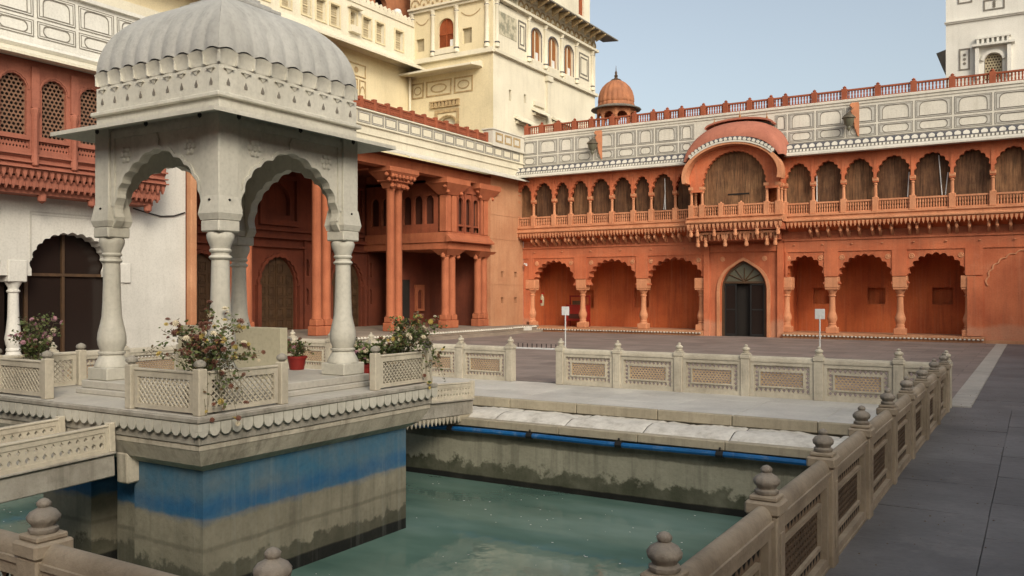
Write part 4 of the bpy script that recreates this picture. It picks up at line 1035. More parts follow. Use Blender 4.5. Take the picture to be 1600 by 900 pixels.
# things on or in the far building
t = thing('fire_extinguisher', 'small white and red fire extinguisher hung in the leftmost arch', 'extinguisher', (-18.45, FY+.35, 1.1))
M = Mesh(); M.lathe([(.075, 0), (.085, .03), (.085, .36), (.04, .44), (.03, .5)], 12); M.build('cylinder', 'shutter', t, 40)
Mesh().box(-.03, .09, -.02, .02, .5, .56).build('handle', 'red', t); Mesh().box(-.06, .06, -.09, -.085, .12, .26).build('label_plate', 'red', t)
t = thing('red_stall', 'red metal booth with folding flap inside the leftmost arch', 'booth', (-17.0, FY+.75, .2))
M = Mesh(); M.box(-.5, .5, 0, .4, .25, .95, .01); M.build('cabinet', 'red', t)
for x in (-.47, .47):
    for y in (.03, .37): Mesh().box(x-.025, x+.025, y-.025, y+.025, 0, 1.35 if y > .2 else .25).build('leg', 'red', t)
M = Mesh(); M.box(-.5, .5, .35, .39, 1.28, 1.35); M.build('top_bar', 'red', t)
Mesh().box(-.35, .35, -.02, -.001, .35, .55).build('drawer', 'darkred', t); Mesh().box(-.2, .3, .05, .3, .951, 1.12).build('bundle', 'wood', t)
t = thing('stone_drain_block', 'tiny white drain block with dark square mouth by the left end of the plinth', 'drain', (-18.4, FY-1.4, 0))
M = Mesh(); M.ring(rect(-.3, .3, 0, .24), rect(-.14, .1, .03, .17), -.1, .25); M.build('block', 'white', t); Mesh().box(-.14, .1, .2, .25, .03, .17).build('mouth', 'dark', t)
t = thing('security_camera', 'small white camera fixed on the orange wall left of the first arch', 'camera', (-19.0, FY-.02, 2.95))
M = Mesh(); M.tube([(0, 0, 0), (0, -.12, -.02)], .012, 6); M.build('arm', 'signwhite', t); M = Mesh(); M.tube([(-.06, -.12, -.03), (.1, -.22, -.08)], .045, 8); M.build('body', 'signwhite', t)
def wall_lantern(x, label):
    t = thing('wall_lantern', label, 'lantern', (x, FY, 7.2), 0, 'lanterns on the white parapet')
    M = Mesh()
    pts = [(0, 1.22), (-.30, 1.18), (-.34, 1.08), (-.26, 1.02), (-.30, .9), (-.2, .62), (-.16, .3), (-.05, .02), (0, 0)]
    M.add([(dx, y, z) for dx in (-.025, .025) for y, z in pts], [tuple(range(9)), tuple(range(9, 18))]+[(i, (i+1) % 9, 9+(i+1) % 9, 9+i) for i in range(9)])
    b = M.build('bracket', 'domeorange', t, rz=0, loc=(0, 0, 0)); b.rotation_euler = (0, 0, -.95)
    M = Mesh(); M.lathe([(.02, .82), (.07, .80), (.22, .66), (.24, .62), (.20, .60)], 12, -.28, -.35); M.tube([(-.28, -.35, .82), (-.14, -.23, 1.0)], .012, 5); M.build('hood', 'lantern', t, 40)
    M = Mesh(); M.lathe([(.19, .60), (.16, .42), (.07, .32), (.08, .26), (.02, .16)], 12, -.28, -.35); M.build('lamp_glass', 'glass2', t, 40)
wall_lantern(-15.40, 'rusty lantern on a carved bracket, left end of the white parapet')
wall_lantern(-5.38, 'rusty lantern on a carved bracket, right of the curved roof')

# ------------------------------------------------------------------ PORTICO BUILDING (facade X = -19.2, faces +x); local x = world Y
AX = -19.2
pb = thing('portico_building', 'red sandstone portico hall with paired tall columns under a cream parapet', 'building', (AX, 0, 0), PI/2)
M = Mesh(); M.box(14.9, 32.6, 0, .5, 0, 6.5)
# facade: solid end wall, open portico
M = Mesh(); M.box(29.75, 32.4, 0, .6, 0, 6.55)
for (x, z) in ((30.6, 1.45), (31.7, 1.45), (30.6, 2.6), (31.7, 2.6)): pass
M = Mesh(); hol = [rect(x-.1, x+.1, z-.12, z+.12) for x in (30.65, 31.75) for z in (1.35, 2.45)]
M.prism([rect(29.75, 32.39, 0, 6.55)]+hol, 0, .3); M.build('end_wall', 'pinkwall', pb)
Mesh().box(29.76, 32.38, .3, .6, 0, 6.5).build('end_wall_core', 'darkred', pb)
M = Mesh()
for z in (2.0, 3.9, 4.9): M.box(29.76, 32.38, -.012, -.001, z, z+.025)
M.build('wall_joints', 'pinkwall', pb)
M = Mesh(); M.box(15.2, 29.74, -1.1, 4.4, .12, .3, .01); M.box(15.2, 29.74, -1.35, 4.4, 0, .118); M.box(29.75, 32.2, -.9, 0, .1, .28, .01); M.box(29.75, 32.2, -1.15, -.0, 0, .098); M.build('plinth', 'dusty', pb)
M = Mesh(); 
for i in range(110):
    x = 15+i*.155; M.lathe([(.01, .19), (.05, .21), (.05, .25), (.01, .27)], 6, x, -1.11 if x < 29.7 else -.91)
M.build('beading', 'parapet', pb)['kind'] = 'stuff'
M = Mesh(); drs = [18.75, 22.2, 25.8]
P = [rect(15.3, 29.8, .3, 6.4)]+[closed(smooth_arch(c, .87, 1.9, 1.05, 18, .12), .301) for c in drs]+[closed(smooth_arch(c, .6, 5.0, .6, 14, .1), 4.5) for c in drs]
P += [closed(smooth_arch(c, .16, z+.5, .14, 8, .04), z) for c in (16.9, 20.1, 20.8, 23.6, 24.4, 27.2) for z in (1.2, 2.3)]
M.prism(P, 4.3, 4.5); M.box(15.3, 29.8, 4.52, 4.7, .3, 6.4); M.build('back_wall', 'portico_shade', pb)
M = Mesh(); M.box(14.9, 29.8, 4.1, 4.3, 3.62, 3.74); M.box(14.9, 29.8, 4.18, 4.3, 3.9, 3.98)
for c in drs:
    A1 = foil(c, .98, 1.9, 1.15, 11, .2, .9, 3); A2 = [(c+(x-c)*.9, 1.9+(z-1.9)*.9) for x, z in A1]; M.band(A1, A2, 4.2, 4.3)
    for s in (-1, 1): M.box(c+s*1.0-.08, c+s*1.0+.08, 4.14, 4.3, .3, 1.95); M.box(c+s*1.28-.05, c+s*1.28+.05, 4.2, 4.3, .3, 3.6)
    M.ring(rect(c-.95, c+.95, 4.1, 5.95), rect(c-.8, c+.8, 4.3, 5.8), 4.16, 4.3)
    M.box(c-1.3, c+1.3, 4.14, 4.3, 3.3, 3.38)
M.build('wall_mouldings', 'portico_shade', pb)
dm = Mesh(); A0 = closed(smooth_arch(0, .865, 1.9, 1.04, 18, .12), .30); dm.prism([A0], 0, .05); dm = dm.data('door', 'wood')
pn = Mesh(); pn.ring(rect(-.15, .15, -.17, .17), rect(-.115, .115, -.135, .135), -.03, 0); pn.box(-.08, .08, -.022, 0, -.10, .10, .01); pnm = pn.data('door_panel', 'wood')
for c in drs:
    d_ = inst('door', dm, pb, (c, 4.42, 0))
    for i in range(4):
        for j in range(6):
            x = -.64+i*.427; z = .52+j*.405
            if math.hypot(x/.78, max(0, z+.15-1.9)/1.0) < 1: inst('door_panel', pnm, d_, (x, 0, z))
    Mesh().box(-.02, .02, -.045, 0, .3, 2.95).build('meeting_stile', 'wood', d_)
# ceiling, beams
M = Mesh(); M.box(15.3, 29.8, .0, 4.5, 6.40, 6.5); M.build('ceiling', 'portico_shade', pb)
M = Mesh(); M.box(15.3, 29.75, .0, .45, 6.05, 6.395)
for x in (16.8, 20.2, 23.6, 27.2, 29.5): M.box(x-.18, x+.18, .45, 4.3, 6.1, 6.395)
M.build('beam', 'portico', pb)
def pcol(z0, z1, cap=True):
    M = Mesh(); 
    for s in (-1, 1):
        M.box(s*.21-.2, s*.21+.2, -.2, .2, z0, z0+.30, .02); M.box(s*.21-.17, s*.21+.17, -.17, .17, z0+.301, z0+.52, .03)
        M.lathe([(.175, z0+.521), (.16, z0+.6), (.155, z0+1.5), (.15, z1-.8 if cap else z1-.3), (.18, z1-.75 if cap else z1-.28), (.17, z1-.70 if cap else z1-.2)], 12, s*.21, 0, rot=PI/12)
    if cap:
        M.frustum(-.40, .40, -.2, .2, z1-.70, -.46, .46, -.26, .26, z1-.5)
        M.frustum(-.46, .46, -.26, .26, z1-.499, -.78, .78, -.5, .5, z1-.18); M.box(-.82, .82, -.5, .5, z1-.179, z1, .02)
        for q in range(7):
            M.lathe([(.015, z1-.66), (.055, z1-.62), (.055, z1-.57), (.02, z1-.53)], 7, -.36+q*.12, -.24); M.lathe([(.015, z1-.40), (.07, z1-.35), (.07, z1-.28), (.02, z1-.22)], 7, -.6+q*.2, -.42)
        M.box(-.56, .56, -.34, .34, z1-.48, z1-.43, .01)
        for s in (-1, 1):
            for (a, b) in ((.42, z1-.62), (.62, z1-.42), (.78, z1-.26)): M.lathe([(.02, b-.1), (.08, b-.05), (.08, b), (.03, b+.06)], 8, s*a, -.25-.12*(a-.42)); M.lathe([(.02, b-.1), (.08, b-.05), (.08, b), (.03, b+.06)], 8, s*(a-.3), -.3-.25*(a-.42))
    return M
tall = pcol(.3, 6.05).data('paired_column', 'portico', 35)
for x in (17.0, 20.25, 23.9): inst('paired_column', tall, pb, (x, .3, 0))
short = pcol(.3, 3.35, False); short.frustum(-.4, .4, -.2, .2, 3.12, -.6, .6, -.4, .4, 3.345)
for s in (-1, 1): short.lathe([(.02, 2.98), (.09, 3.04), (.09, 3.12), (.03, 3.2)], 8, s*.5, -.1)
short = short.data('paired_column', 'portico', 35)
up = Mesh()
for s in (-1, 1): up.box(s*.21-.16, s*.21+.16, -.17, .17, 4.02, 5.45, .02)
up.frustum(-.40, .40, -.2, .2, 5.45, -.75, .75, -.5, .5, 5.85); up.box(-.8, .8, -.5, .5, 5.851, 6.05)
for s in (-1, 1):
    for a, b in ((.45, 5.55), (.65, 5.75)): up.lathe([(.02, b-.1), (.08, b-.05), (.08, b), (.03, b+.06)], 8, s*a, -.3)
up = up.data('upper_column', 'portico', 35)
for x in (27.2, 29.45):
    inst('paired_column', short, pb, (x, .3, 0)); inst('upper_column', up, pb, (x, .3, 0))
# mezzanine box in the corner of the portico
M = Mesh(); M.box(26.85, 29.74, .02, 4.3, 3.35, 3.62, .01); M.extr_x([(.05, 3.62), (-.2, 3.64), (-.2, 3.70), (.05, 3.92)], 26.7, 29.74); M.box(26.8, 29.74, .05, 4.2, 3.62, 4.0)
mz = M.build('mezzanine', 'portico', pb)
M = Mesh(); M.prism([rect(27.5, 29.2, 4.01, 5.95)]+[closed(smooth_arch(c, .18, 5.2, .2, 8), 4.35) for c in (27.82, 28.35, 28.88)]+[rect(c-.2, c+.2, 4.08, 4.28) for c in (27.82, 28.35, 28.88)], .15, .25)
for c in (27.56, 28.09, 28.61, 29.14): M.box(c-.04, c+.04, .10, .149, 4.01, 5.6)
M.box(27.5, 29.2, .09, .149, 5.6, 5.7); M.build('mezzanine_screen', 'portico_mid', mz)
M = Mesh()
M.prism([rect(.6, 4.2, 4.01, 5.95)]+[closed(smooth_arch(c, .21, 5.25, .22, 8), 4.35) for c in (1.0, 1.55, 2.1, 2.65, 3.2, 3.75)], -.05, .05)
for c in (.72, 1.27, 1.82, 2.37, 2.92, 3.47, 4.02): M.box(c-.04, c+.04, -.11, -.051, 4.01, 5.6)
M.box(.6, 4.2, -.12, -.051, 5.6, 5.7); M.box(.6, 4.2, -.10, -.051, 4.2, 4.28)
o = M.build('mezzanine_screen', 'portico_mid', mz, loc=(26.95, 0, 0), rz=PI/2)
M = Mesh(); M.box(27.4, 29.2, .32, .35, 4.02, 5.95); M.box(27.08, 27.1, .6, 4.2, 4.02, 5.95); M.build('mezzanine_back', 'darkred', mz)
M = Mesh(); M.box(26.95, 29.74, 3.0, 3.1, .3, 3.34); M.build('inner_wall', 'portico_shade', pb); Mesh().box(27.25, 28.15, 2.95, 2.999, .3, 2.2).build('inner_door', 'dark', pb)
M = Mesh(); M.prism([rect(28.55, 29.1, .9, 2.0), closed(smooth_arch(28.82, .18, 1.6, .2, 8), 1.0)], 2.9, 2.999); M.build('niche_frame', 'portico', pb)
Mesh().box(29.6, 29.75, .6, 4.4, .3, 6.4).build('side_wall', 'portico_shade', pb); Mesh().box(15.22, 15.3, .4, 4.4, .3, 6.4).build('side_wall', 'portico_shade', pb)
M = Mesh(); M.box(15.22, 15.42, .2, .4, .3, 6.05, .02); M.build('pilaster', 'pinkwall', pb)
# eave and cream parapet
M = Mesh(); M.extr_x([(0, 6.56), (-.55, 6.42), (-.55, 6.47), (-.05, 6.70), (0, 6.70)], 14.6, 32.39); M.build('eave', 'parapet', pb)
M = Mesh(); M.box(14.6, 32.39, .0, .45, 6.702, 7.26); M.box(14.6, 32.39, -.07, .45, 7.262, 7.32, .01); M.box(14.6, 32.39, .0, .45, 7.322, 7.76); M.box(14.6, 32.39, -.06, .45, 7.762, 7.82, .01)
M.box(14.6, 32.39, -.05, .0, 6.98, 7.02); M.build('parapet_wall', 'cream_pale', pb)
M = Mesh(); M.mat(0); M.ring(rect(-.32, .32, -.19, .19), rect(-.30, .30, -.17, .17), -.01, 0); M.ring(rect(-.27, .27, -.14, .14), rect(-.25, .25, -.12, .12), -.01, 0); M.mat(1).ring(rect(-.298, .298, -.168, .168), rect(-.272, .272, -.142, .142), -.005, 0)
pm_ = M.data('painted_panel', ['panelgrey', 'paneltint'])
for i in range(25): inst('painted_panel', pm_, pb, (14.95+i*.70, -.001, 7.54))
pr_ = Mesh().box(-.07, .07, .08, .24, 7.822, 8.27, .01).data('rail_post', 'redrail')
for i in range(22):
    x = 14.95+i*.70; inst('rail_post', pr_, pb, (x, 0, 0))
    if i < 21:
        M = Mesh()
        if i == 0: rm = Mesh(); rm.box(.07, .63, .12, .2, 7.822, 7.87); rm.box(.07, .63, .11, .21, 8.13, 8.19); rm.box(.07, .63, .14, .18, 7.871, 8.129); rm = perf(rm, .08, .62, 7.9, 8.1, 7, 2, .11, .139, .3, .3, 'leaf').data('roof_rail', 'redrail')
        inst('roof_rail', rm, pb, (x, 0, 0))
M = Mesh(); M.box(29.8, 32.35, -.08, .4, 7.822, 8.4); M.box(29.75, 32.38, -.12, .45, 8.401, 8.46, .01); M.box(29.78, 32.36, -.10, .0, 7.74, 7.82); M.build('corner_block', 'parapet', pb)
for x in (30.3, 31.0, 31.7): M = Mesh(); M.ring(rect(x-.28, x+.28, 7.92, 8.32), rect(x-.2, x+.2, 8.0, 8.24), -.1, -.081); M.build('block_frame', 'frieze', pb)
# leaning pole and small spout
t = thing('leaning_pole', 'thin dark pole leaning on the inner wall of the portico', 'pole', (AX-2.5, 26.4, .3)); M = Mesh(); M.tube([(0, 0, 0), (-.45, .5, 2.6)], .03, 6); M.tube([(-.01, .01, 0), (-.05, .06, .2)], .045, 6); M.build('shaft', 'wood', t)

# ------------------------------------------------------------------ LEFT BUILDING (X = -19.6), local x = world Y
lb = thing('white_and_red_building', 'left building with white ground floor, red latticed balcony and panelled parapet', 'building', (-19.6, 0, 0), PI/2)
M = Mesh(); wa = [foil(9.38, .93, 2.2, .82, 13, .24, .8), foil(12.02, .98, 2.2, .84, 13, .24, .8)]
P = [(6.0, 0), (8.3, 0), (8.3, 2.05)]
for a in wa: P += [(a[0][0], 2.05)]+a+[(a[-1][0], 2.05)]
P += [(13.1, 2.05), (13.1, 0), (15.2, 0), (15.2, 7.2), (6, 7.2)]
M.prism([P], 0, .4); M.build('ground_floor_wall', 'white', lb)
M = Mesh()
for (a, b) in ((8.35, 10.35), (11.0, 13.3)): 
    M.box(a, b, -.02, 0, 3.50, 3.53); M.box(a, b, -.015, 0, 3.44, 3.455); M.box(a, a+.03, -.02, 0, 2.4, 3.5)
M.build('wall_mouldings', 'paneltint', lb)
M = Mesh(); M.box(-.19, .19, -.19, .19, 0, .25, .02); M.lathe([(.17, .251), (.14, .33), (.16, .36), (.135, .42), (.16, .5), (.18, .62), (.15, .8), (.12, 1.1), (.11, 1.65), (.14, 1.68), (.14, 1.71), (.11, 1.73), (.11, 1.77), (.18, 1.9)], 14); M.box(-.21, .21, -.2, .2, 1.901, 2.4, .02)
lcm = M.data('column', 'white', 35)
for x in (8.35, 10.71, 13.33): inst('column', lcm, lb, (x, .15, 0))
for c in (9.38, 12.02):
    W = Mesh(); W.box(c-1.35, c+1.35, .45, .47, 0, 3.3); wi = W.build('window', 'glass', lb)
    M = Mesh(); M.box(c-1.3, c+1.3, .38, .445, 2.05, 2.12); M.box(c-.035, c+.035, .385, .448, 0, 2.049); M.box(c-.035, c+.035, .385, .448, 2.121, 3.2); M.box(c-.93, c-.85, .385, .448, 0, 2.049); M.build('window_frame', 'woodred' if c < 10 else 'wood', wi)
# balcony (front y = -.8)
yb = -.8
M = Mesh(); M.extr_x([(0, 4.2), (yb+.1, 4.24), (yb, 4.36), (yb, 4.46), (yb+.05, 4.5), (yb+.05, 4.6), (yb, 4.64), (yb, 4.72), (0, 4.72)], 6, 14.0); M.box(6, 14.03, yb-.04, yb, 4.66, 4.70); M.box(6, 14.03, yb-.06, yb+.02, 4.50, 4.53); M.box(6, 14.04, yb-.07, yb, 4.38, 4.41); M.build('balcony_floor', 'leftred', lb)
M = Mesh(); M.box(6, 13.8, -.55, 0, 3.85, 4.2); M.box(6, 13.9, -.7, 0, 4.0, 4.2); M.build('balcony_base', 'leftred', lb)
M = Mesh(); teeth(M, 6, 14.0, .15, yb+.0, yb+.08, 4.36, .22); teeth(M, 6, 13.9, .15, -.72, -.64, 4.12, .2); M.build('pendant_teeth', 'leftred', lb)['kind'] = 'stuff'
bq = Mesh(); bq.lathe([(.01, 3.66), (.09, 3.72), (.1, 3.84), (.06, 3.92), (.09, 3.98), (.05, 4.05)], 10, 0, -.48); bq.box(-.06, .06, -.6, 0, 3.95, 4.1); bqm = bq.data('bracket', 'leftred', 40)
for x in (7.4, 8.6, 9.8, 11.0, 12.2, 13.0, 13.7): inst('bracket', bqm, lb, (x, 0, 0))
wc = [7.5, 8.4, 9.3, 10.2, 11.1, 12.0, 12.9, 13.6]
M = Mesh(); P = [rect(6, 14.0, 4.721, 6.75)]+[closed(foil(c, .28 if c != 13.6 else .2, 6.1, .26, 7, .15, .8, 3, .06), 5.1) for c in wc]; P += [rect(c-.36, c+.36, 4.80, 5.0) for c in wc[:-1]]
M.prism(P, yb, yb+.15); M.box(13.85, 14.0, yb+.16, 0, 4.72, 6.75); bw_ = M.build('balcony_wall', 'leftred', lb)
jl = Mesh(); perf(jl, -.29, .29, 5.1, 6.42, 6, 15, 0, .02, .40, .42, 'hex'); jlm = jl.data('window_lattice', 'lattice_brown')
gr_ = Mesh(); perf(gr_, -.36, .36, 4.8, 5.0, 10, 2, 0, .02, .33, .35, 'dia'); grm = gr_.data('lattice_band', 'leftred')
hd = Mesh(); h1 = foil(0, .34, 6.1, .34, 7, .15, .8, 3, .06); h2 = [(x*.88, 6.1+(z-6.1)*.88) for x, z in h1]; hd.band(h1, h2, -.02, 0); hdm = hd.data('window_hood', 'leftred')
for c in wc[:-1]: inst('window_lattice', jlm, lb, (c, yb+.08, 0)); inst('lattice_band', grm, lb, (c, yb+.07, 0)); inst('window_hood', hdm, lb, (c, yb, 0))
pl_ = Mesh(); pl_.lathe([(.02, 4.42), (.07, 4.46), (.08, 4.6), (.06, 4.7), (.07, 4.75), (.07, 5.55), (.10, 5.62), (.10, 5.68), (.06, 5.72)], 8, 0, -.03); pl_.box(-.085, .085, -.06, 0, 5.72, 6.6); plm = pl_.data('balcony_column', 'leftred', 35)
for i, c in enumerate(wc[:-1]): inst('balcony_column', plm, lb, (c+.45, yb, 0))
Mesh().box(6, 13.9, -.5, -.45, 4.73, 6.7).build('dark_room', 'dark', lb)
M = Mesh(); M.extr_x([(0, 6.95), (yb, 6.76), (-1.25, 6.72), (-1.25, 6.78), (-.55, 7.05), (0, 7.05)], 6, 14.6); M.build('eave', 'cream_pale', lb)
M = Mesh(); M.extr_x([(.0, 7.052), (-.55, 7.052), (-.62, 7.12), (-.55, 7.2), (-.5, 8.45), (-.6, 8.47), (-.6, 8.56), (0, 8.56)], 6, 14.6); M.build('parapet_wall', 'white', lb)
LBp = [6.9, 7.88, 8.86, 9.84, 10.82, 11.8, 12.78, 13.76]
p1 = painted_panel(.94, .60, 'arch', 'white'); p2 = painted_panel(.94, .42, 'pill', 'white')
for x in LBp[:-1]:
    o = inst('painted_panel', p1, lb, (x+.49, -.522, 8.08)); o.rotation_euler = (-.04, 0, 0)
    o = inst('painted_panel', p2, lb, (x+.49, -.542, 7.54)); o.rotation_euler = (-.04, 0, 0)
M = Mesh(); M.box(6, 17.5, .9, 1.3, 7.2, 9.35); M.build('attic_wall', 'cream_pale', lb)
M = Mesh(); M.box(6, 12.6, .86, .899, 8.62, 9.25); M.build('attic_frieze', 'frieze', lb)
for i in range(8):
    M = Mesh(); M.ring(rect(-.35, .35, -.28, .28), rect(-.28, .28, -.21, .21), -.012, 0)
    for s in (-1, 1): M.lathe([(.06, -.1), (.09, 0), (.03, .1)], 8, s*.15, 0)
    M.build('frieze_panel', 'trimdark', lb, loc=(7.0+i*.8, .858, 8.95))

M = Mesh(); M.tube([(13.6, -.04, 3.80), (14.0, -.04, 3.72), (14.4, -.04, 3.66), (14.8, -.04, 3.70), (15.15, -.04, 3.82)], .018, 5); M.build('cable', 'black', lb)
# ------------------------------------------------------------------ UPPER CREAM WING (X = -24.5)
ub = thing('cream_upper_wing', 'cream palace wing with shuttered windows above the portico roof', 'building', (-24.5, 0, 0), PI/2)
M = Mesh(); M.box(14, 31.19, 0, 1, 6.4, 12.0); M.build('wall', 'cream', ub)
wins = [(24.35, .22), (25.15, .26), (25.95, .26), (27.9, .26), (28.75, .26), (30.05, .27), (23.3, .24), (22.2, .25), (21.2, .25), (20.2, .25)]
M = Mesh(); M.prism([rect(14, 31.19, 12.02, 13.95)]+[rect(x-h, x+h, 12.48, 13.32) for x, h in wins]+[closed(smooth_arch(27.05, .2, 13.15, .2, 8), 12.75)], -.25, .1); M.build('upper_wall', 'cream_pale', ub)
for x, h in wins+[(27.05, .2)]:
    M = Mesh(); z0, z1 = (12.48, 13.32) if h != .2 else (12.75, 13.35); M.box(x-h, x+h, -.1, -.05, z0, z1); w_ = M.build('shutter', 'shutter', ub)
    M = Mesh(); M.ring(rect(x-h-.07, x+h+.07, z0-.07, z1+.07), rect(x-h, x+h, z0, z1), -.29, -.251)
    M.box(x-h, x+h, -.13, -.1, (z0+z1)/2-.02, (z0+z1)/2+.02)
    for q in range(1, 8): M.box(x-h, x+h, -.112, -.1, z0+(z1-z0)*q/8-.006, z0+(z1-z0)*q/8+.006)
    M.build('window_frame', 'cream', w_)
Mesh().box(26.75, 27.35, -.45, -.25, 12.45, 12.72).build('small_balcony', 'cream_pale', ub); Mesh().box(26.68, 27.42, -.5, -.25, 13.45, 13.52).build('window_hood', 'cream_pale', ub)
M = Mesh(); M.extr_x([(0, 11.85), (-.25, 11.95), (-.85, 11.72), (-.85, 11.80), (-.3, 12.15), (-.25, 12.25), (0, 12.25)], 14, 31.19); M.build('eave', 'cream_pale', ub)
for i in range(60):
    x = 14.3+i*.28
    if i == 0: M = Mesh(); M.prism([[(-.1, 0), (.1, 0), (.1, .12), (.05, .17), (0, .22), (-.05, .17), (-.1, .12)]], -.05, .05); cr = M.data('merlon', 'cream_pale')
    inst('merlon', cr, ub, (x, -.2, 13.95))
M = Mesh(); M.box(14, 31.1, -.3, -.1, 13.75, 13.95); M.build('coping', 'cream_pale', ub)
M = Mesh(); M.prism([arcade(18, 32.6, 13.6, 18.2, [smooth_arch(c, .42, 14.75, .38, 12) for c in (25.3, 26.5, 27.7, 28.9, 30.2)])], .9, 1.15); M.build('loggia_wall', 'domeorange', ub)
Mesh().box(18, 32.6, 2.4, 2.5, 13.6, 18).build('loggia_back', 'darkred', ub)
for x0, x1, z0, z1 in ((26.0, 26.7, 9.6, 10.7), (26.8, 27.6, 9.6, 10.7), (27.7, 28.1, 9.6, 10.7), (26.0, 26.8, 10.8, 11.35), (26.9, 28.1, 10.8, 11.35), (24.8, 25.8, 9.6, 11.3)):
    M = Mesh(); M.mat(0).ring(rect(x0, x1, z0, z1), rect(x0+.05, x1-.05, z0+.05, z1-.05), -.03, 0)
    if z1 < 11: a = smooth_arch((x0+x1)/2, (x1-x0)*.32, z0+.55, .25, 12); M.band(a, [(x, z+.05) for x, z in a], -.03, 0)
    else: M.lathe([(.05, 0), (.13, .02)], 10); M.v[-20:] = [(x+(x0+x1)/2, -z-.005, y+(z0+z1)/2) for x, y, z in M.v[-20:]]
    M.build('painted_frieze', 'frieze', ub)
M = Mesh(); M.tube([(31.0, -.12, 7.5), (31.0, -.12, 11.8)], .06, 8); M.build('drain_pipe', 'cream_pale', ub)
t = thing('white_globe_lamp', 'white globe lamp on the roof edge beside the cream tower', 'lamp', (-24.45, 30.2, 14.0)); M = Mesh(); M.lathe([(.01, 0), (.15, .06), (.2, .2), (.15, .34), (.01, .4)], 14); M.build('globe', 'signwhite', t, 60); Mesh().box(-.05, .05, -.05, .05, -.05, 0).build('stand', 'black', t)

# ------------------------------------------------------------------ CREAM TOWER
TX, TY0, TY1 = -20.0, 31.2, 41.2
tw = thing('cream_tower', 'tall cream palace tower with red shutters and painted frieze, left of the sky', 'tower', (TX, TY0, 0))
M = Mesh(); M.box(-4.49, -.3, .26, 9.99, 6.5, 19); M.build('tower_core', 'cream', tw)
def face(prefix_local, rz, off): return prefix_local
# front face (faces -y): local x = X - TX from -4.5 to 0
M = Mesh(); P = [rect(-4.5, -.004, 12.02, 15.1), closed(smooth_arch(-2.5, .42, 13.5, .42, 12), 12.62), rect(-4.15, -3.7, 12.62, 13.2), rect(-1.6, -1.1, 12.62, 13.3)]
M.prism(P, -.02, .25); M.box(-4.5, -.004, -.02, .25, 15.101, 19)
M.prism([rect(-4.5, -.004, 6.5, 12.01), closed(smooth_arch(-2.42, .42, 9.2, .3, 12), 8.4)], 0, .25); M.build('front_wall', 'cream', tw)
M = Mesh(); a = closed(smooth_arch(-2.5, .42, 13.5, .42, 12), 12.62); M.prism([a], .1, .15); s_ = M.build('shutter', 'woodred', tw)
M = Mesh(); M.box(-2.53, -2.47, .05, .1, 12.62, 13.9); M.box(-2.9, -2.1, .06, .1, 13.2, 13.26)
for q in range(10): M.box(-2.88, -2.54, .08, .1, 12.68+q*.055, 12.70+q*.055); M.box(-2.46, -2.12, .08, .1, 12.68+q*.055, 12.70+q*.055)
M.build('louvres', 'woodred', s_)
Mesh().box(-2.32, -2.1, .06, .095, 12.62, 12.95).build('pale_pane', 'signwhite', s_)
Mesh().box(-4.15, -3.7, .12, .17, 12.62, 13.2).build('shutter', 'shutter', tw); Mesh().box(-1.6, -1.1, .12, .17, 12.62, 13.3).build('shutter', 'shutter', tw)
Mesh().prism([closed(smooth_arch(-2.42, .42, 9.2, .3, 12), 8.4)], .15, .2).build('blind_niche', 'cream_pale', tw)
def half_col(M, x, y, z0, z1):
    M.mat(0).lathe([(.13, z0), (.13, z0+.12), (.10, z0+.16), (.09, z1-.3), (.12, z1-.26), (.12, z1-.2), (.09, z1-.16), (.15, z1)], 10, x, y)
    M.mat(1).lathe([(.132, z0+.19), (.132, z0+.23)], 10, x, y); M.lathe([(.125, z1-.23), (.125, z1-.2)], 10, x, y); M.mat(0)
M = Mesh(); half_col(M, 0, 0, 12.3, 14.35); hcm = M.data('half_column', ['cream_pale', 'trimdark'], 40)
for x in (-4.38, -3.2, -1.9, -.3): inst('half_column', hcm, tw, (x, -.03, 0))
M = Mesh()
M.box(-4.5, .06, -.16, -.02, 12.05, 12.2); M.box(-4.5, .06, -.1, -.02, 12.2, 12.28)
M.box(-3.05, -2.0, -.10, -.02, 12.32, 12.55); M.box(-4.5, .0, -.14, -.02, 14.36, 14.46); M.box(-4.5, 0, -.24, -.02, 14.47, 14.56, .01); M.box(-4.5, 0, -.1, -.02, 15.2, 15.3)
M.build('front_mouldings', 'cream_pale', tw)
M = Mesh()
for i in range(9):
    c = -4.2+i*.5; a = smooth_arch(c, .2, 14.72, .25, 10); M.band(a, [(x+(x-c)*.2, z+.05) for x, z in a], -.05, -.02)
    M.lathe([(.03, -.02), (.07, .0), (.03, .02)], 8); M.v[-24:] = [(x+c, -.04+z, y+14.72) for x, y, z in M.v[-24:]]
for (c, h) in ((-3.8, .35), (-1.15, .5)):      # painted garlands between the columns
    g0 = [(c+h*(q/5-1), 14.05-.22*(1-(q/5-1)**2)) for q in range(11)]; M.band(g0, [(x, z-.05) for x, z in g0], -.035, -.021)
M.build('scroll_frieze', 'frieze', tw)['kind'] = 'stuff'
M = Mesh(); M.extr_x([(0, 11.45), (-.12, 11.5), (-.85, 11.42), (-.85, 11.50), (-.2, 11.72), (0, 11.74)], -4.5, -.55); M.build('chajja', 'cream_pale', tw)
for (x0, x1) in ((-4.4, -3.75), (-3.6, -2.2), (-2.05, -1.05)):
    M = Mesh(); M.ring(rect(x0, x1, 10.5, 11.2), rect(x0+.06, x1-.06, 10.56, 11.14), -.03, 0);     c = (x0+x1)/2; h = (x1-x0)*.32; e1 = [(c+h*math.cos(q*PI/8), 10.85+.2*math.sin(q*PI/8)) for q in range(16)]; M.ring(e1, [(c+(x-c)*.85, 10.85+(z-10.85)*.75) for x, z in e1], -.025, -.01)
    M.build('frieze_panel', 'frieze', tw)
M = Mesh(); M.box(-3.35, -1.75, -.1, 0, 9.95, 10.0)
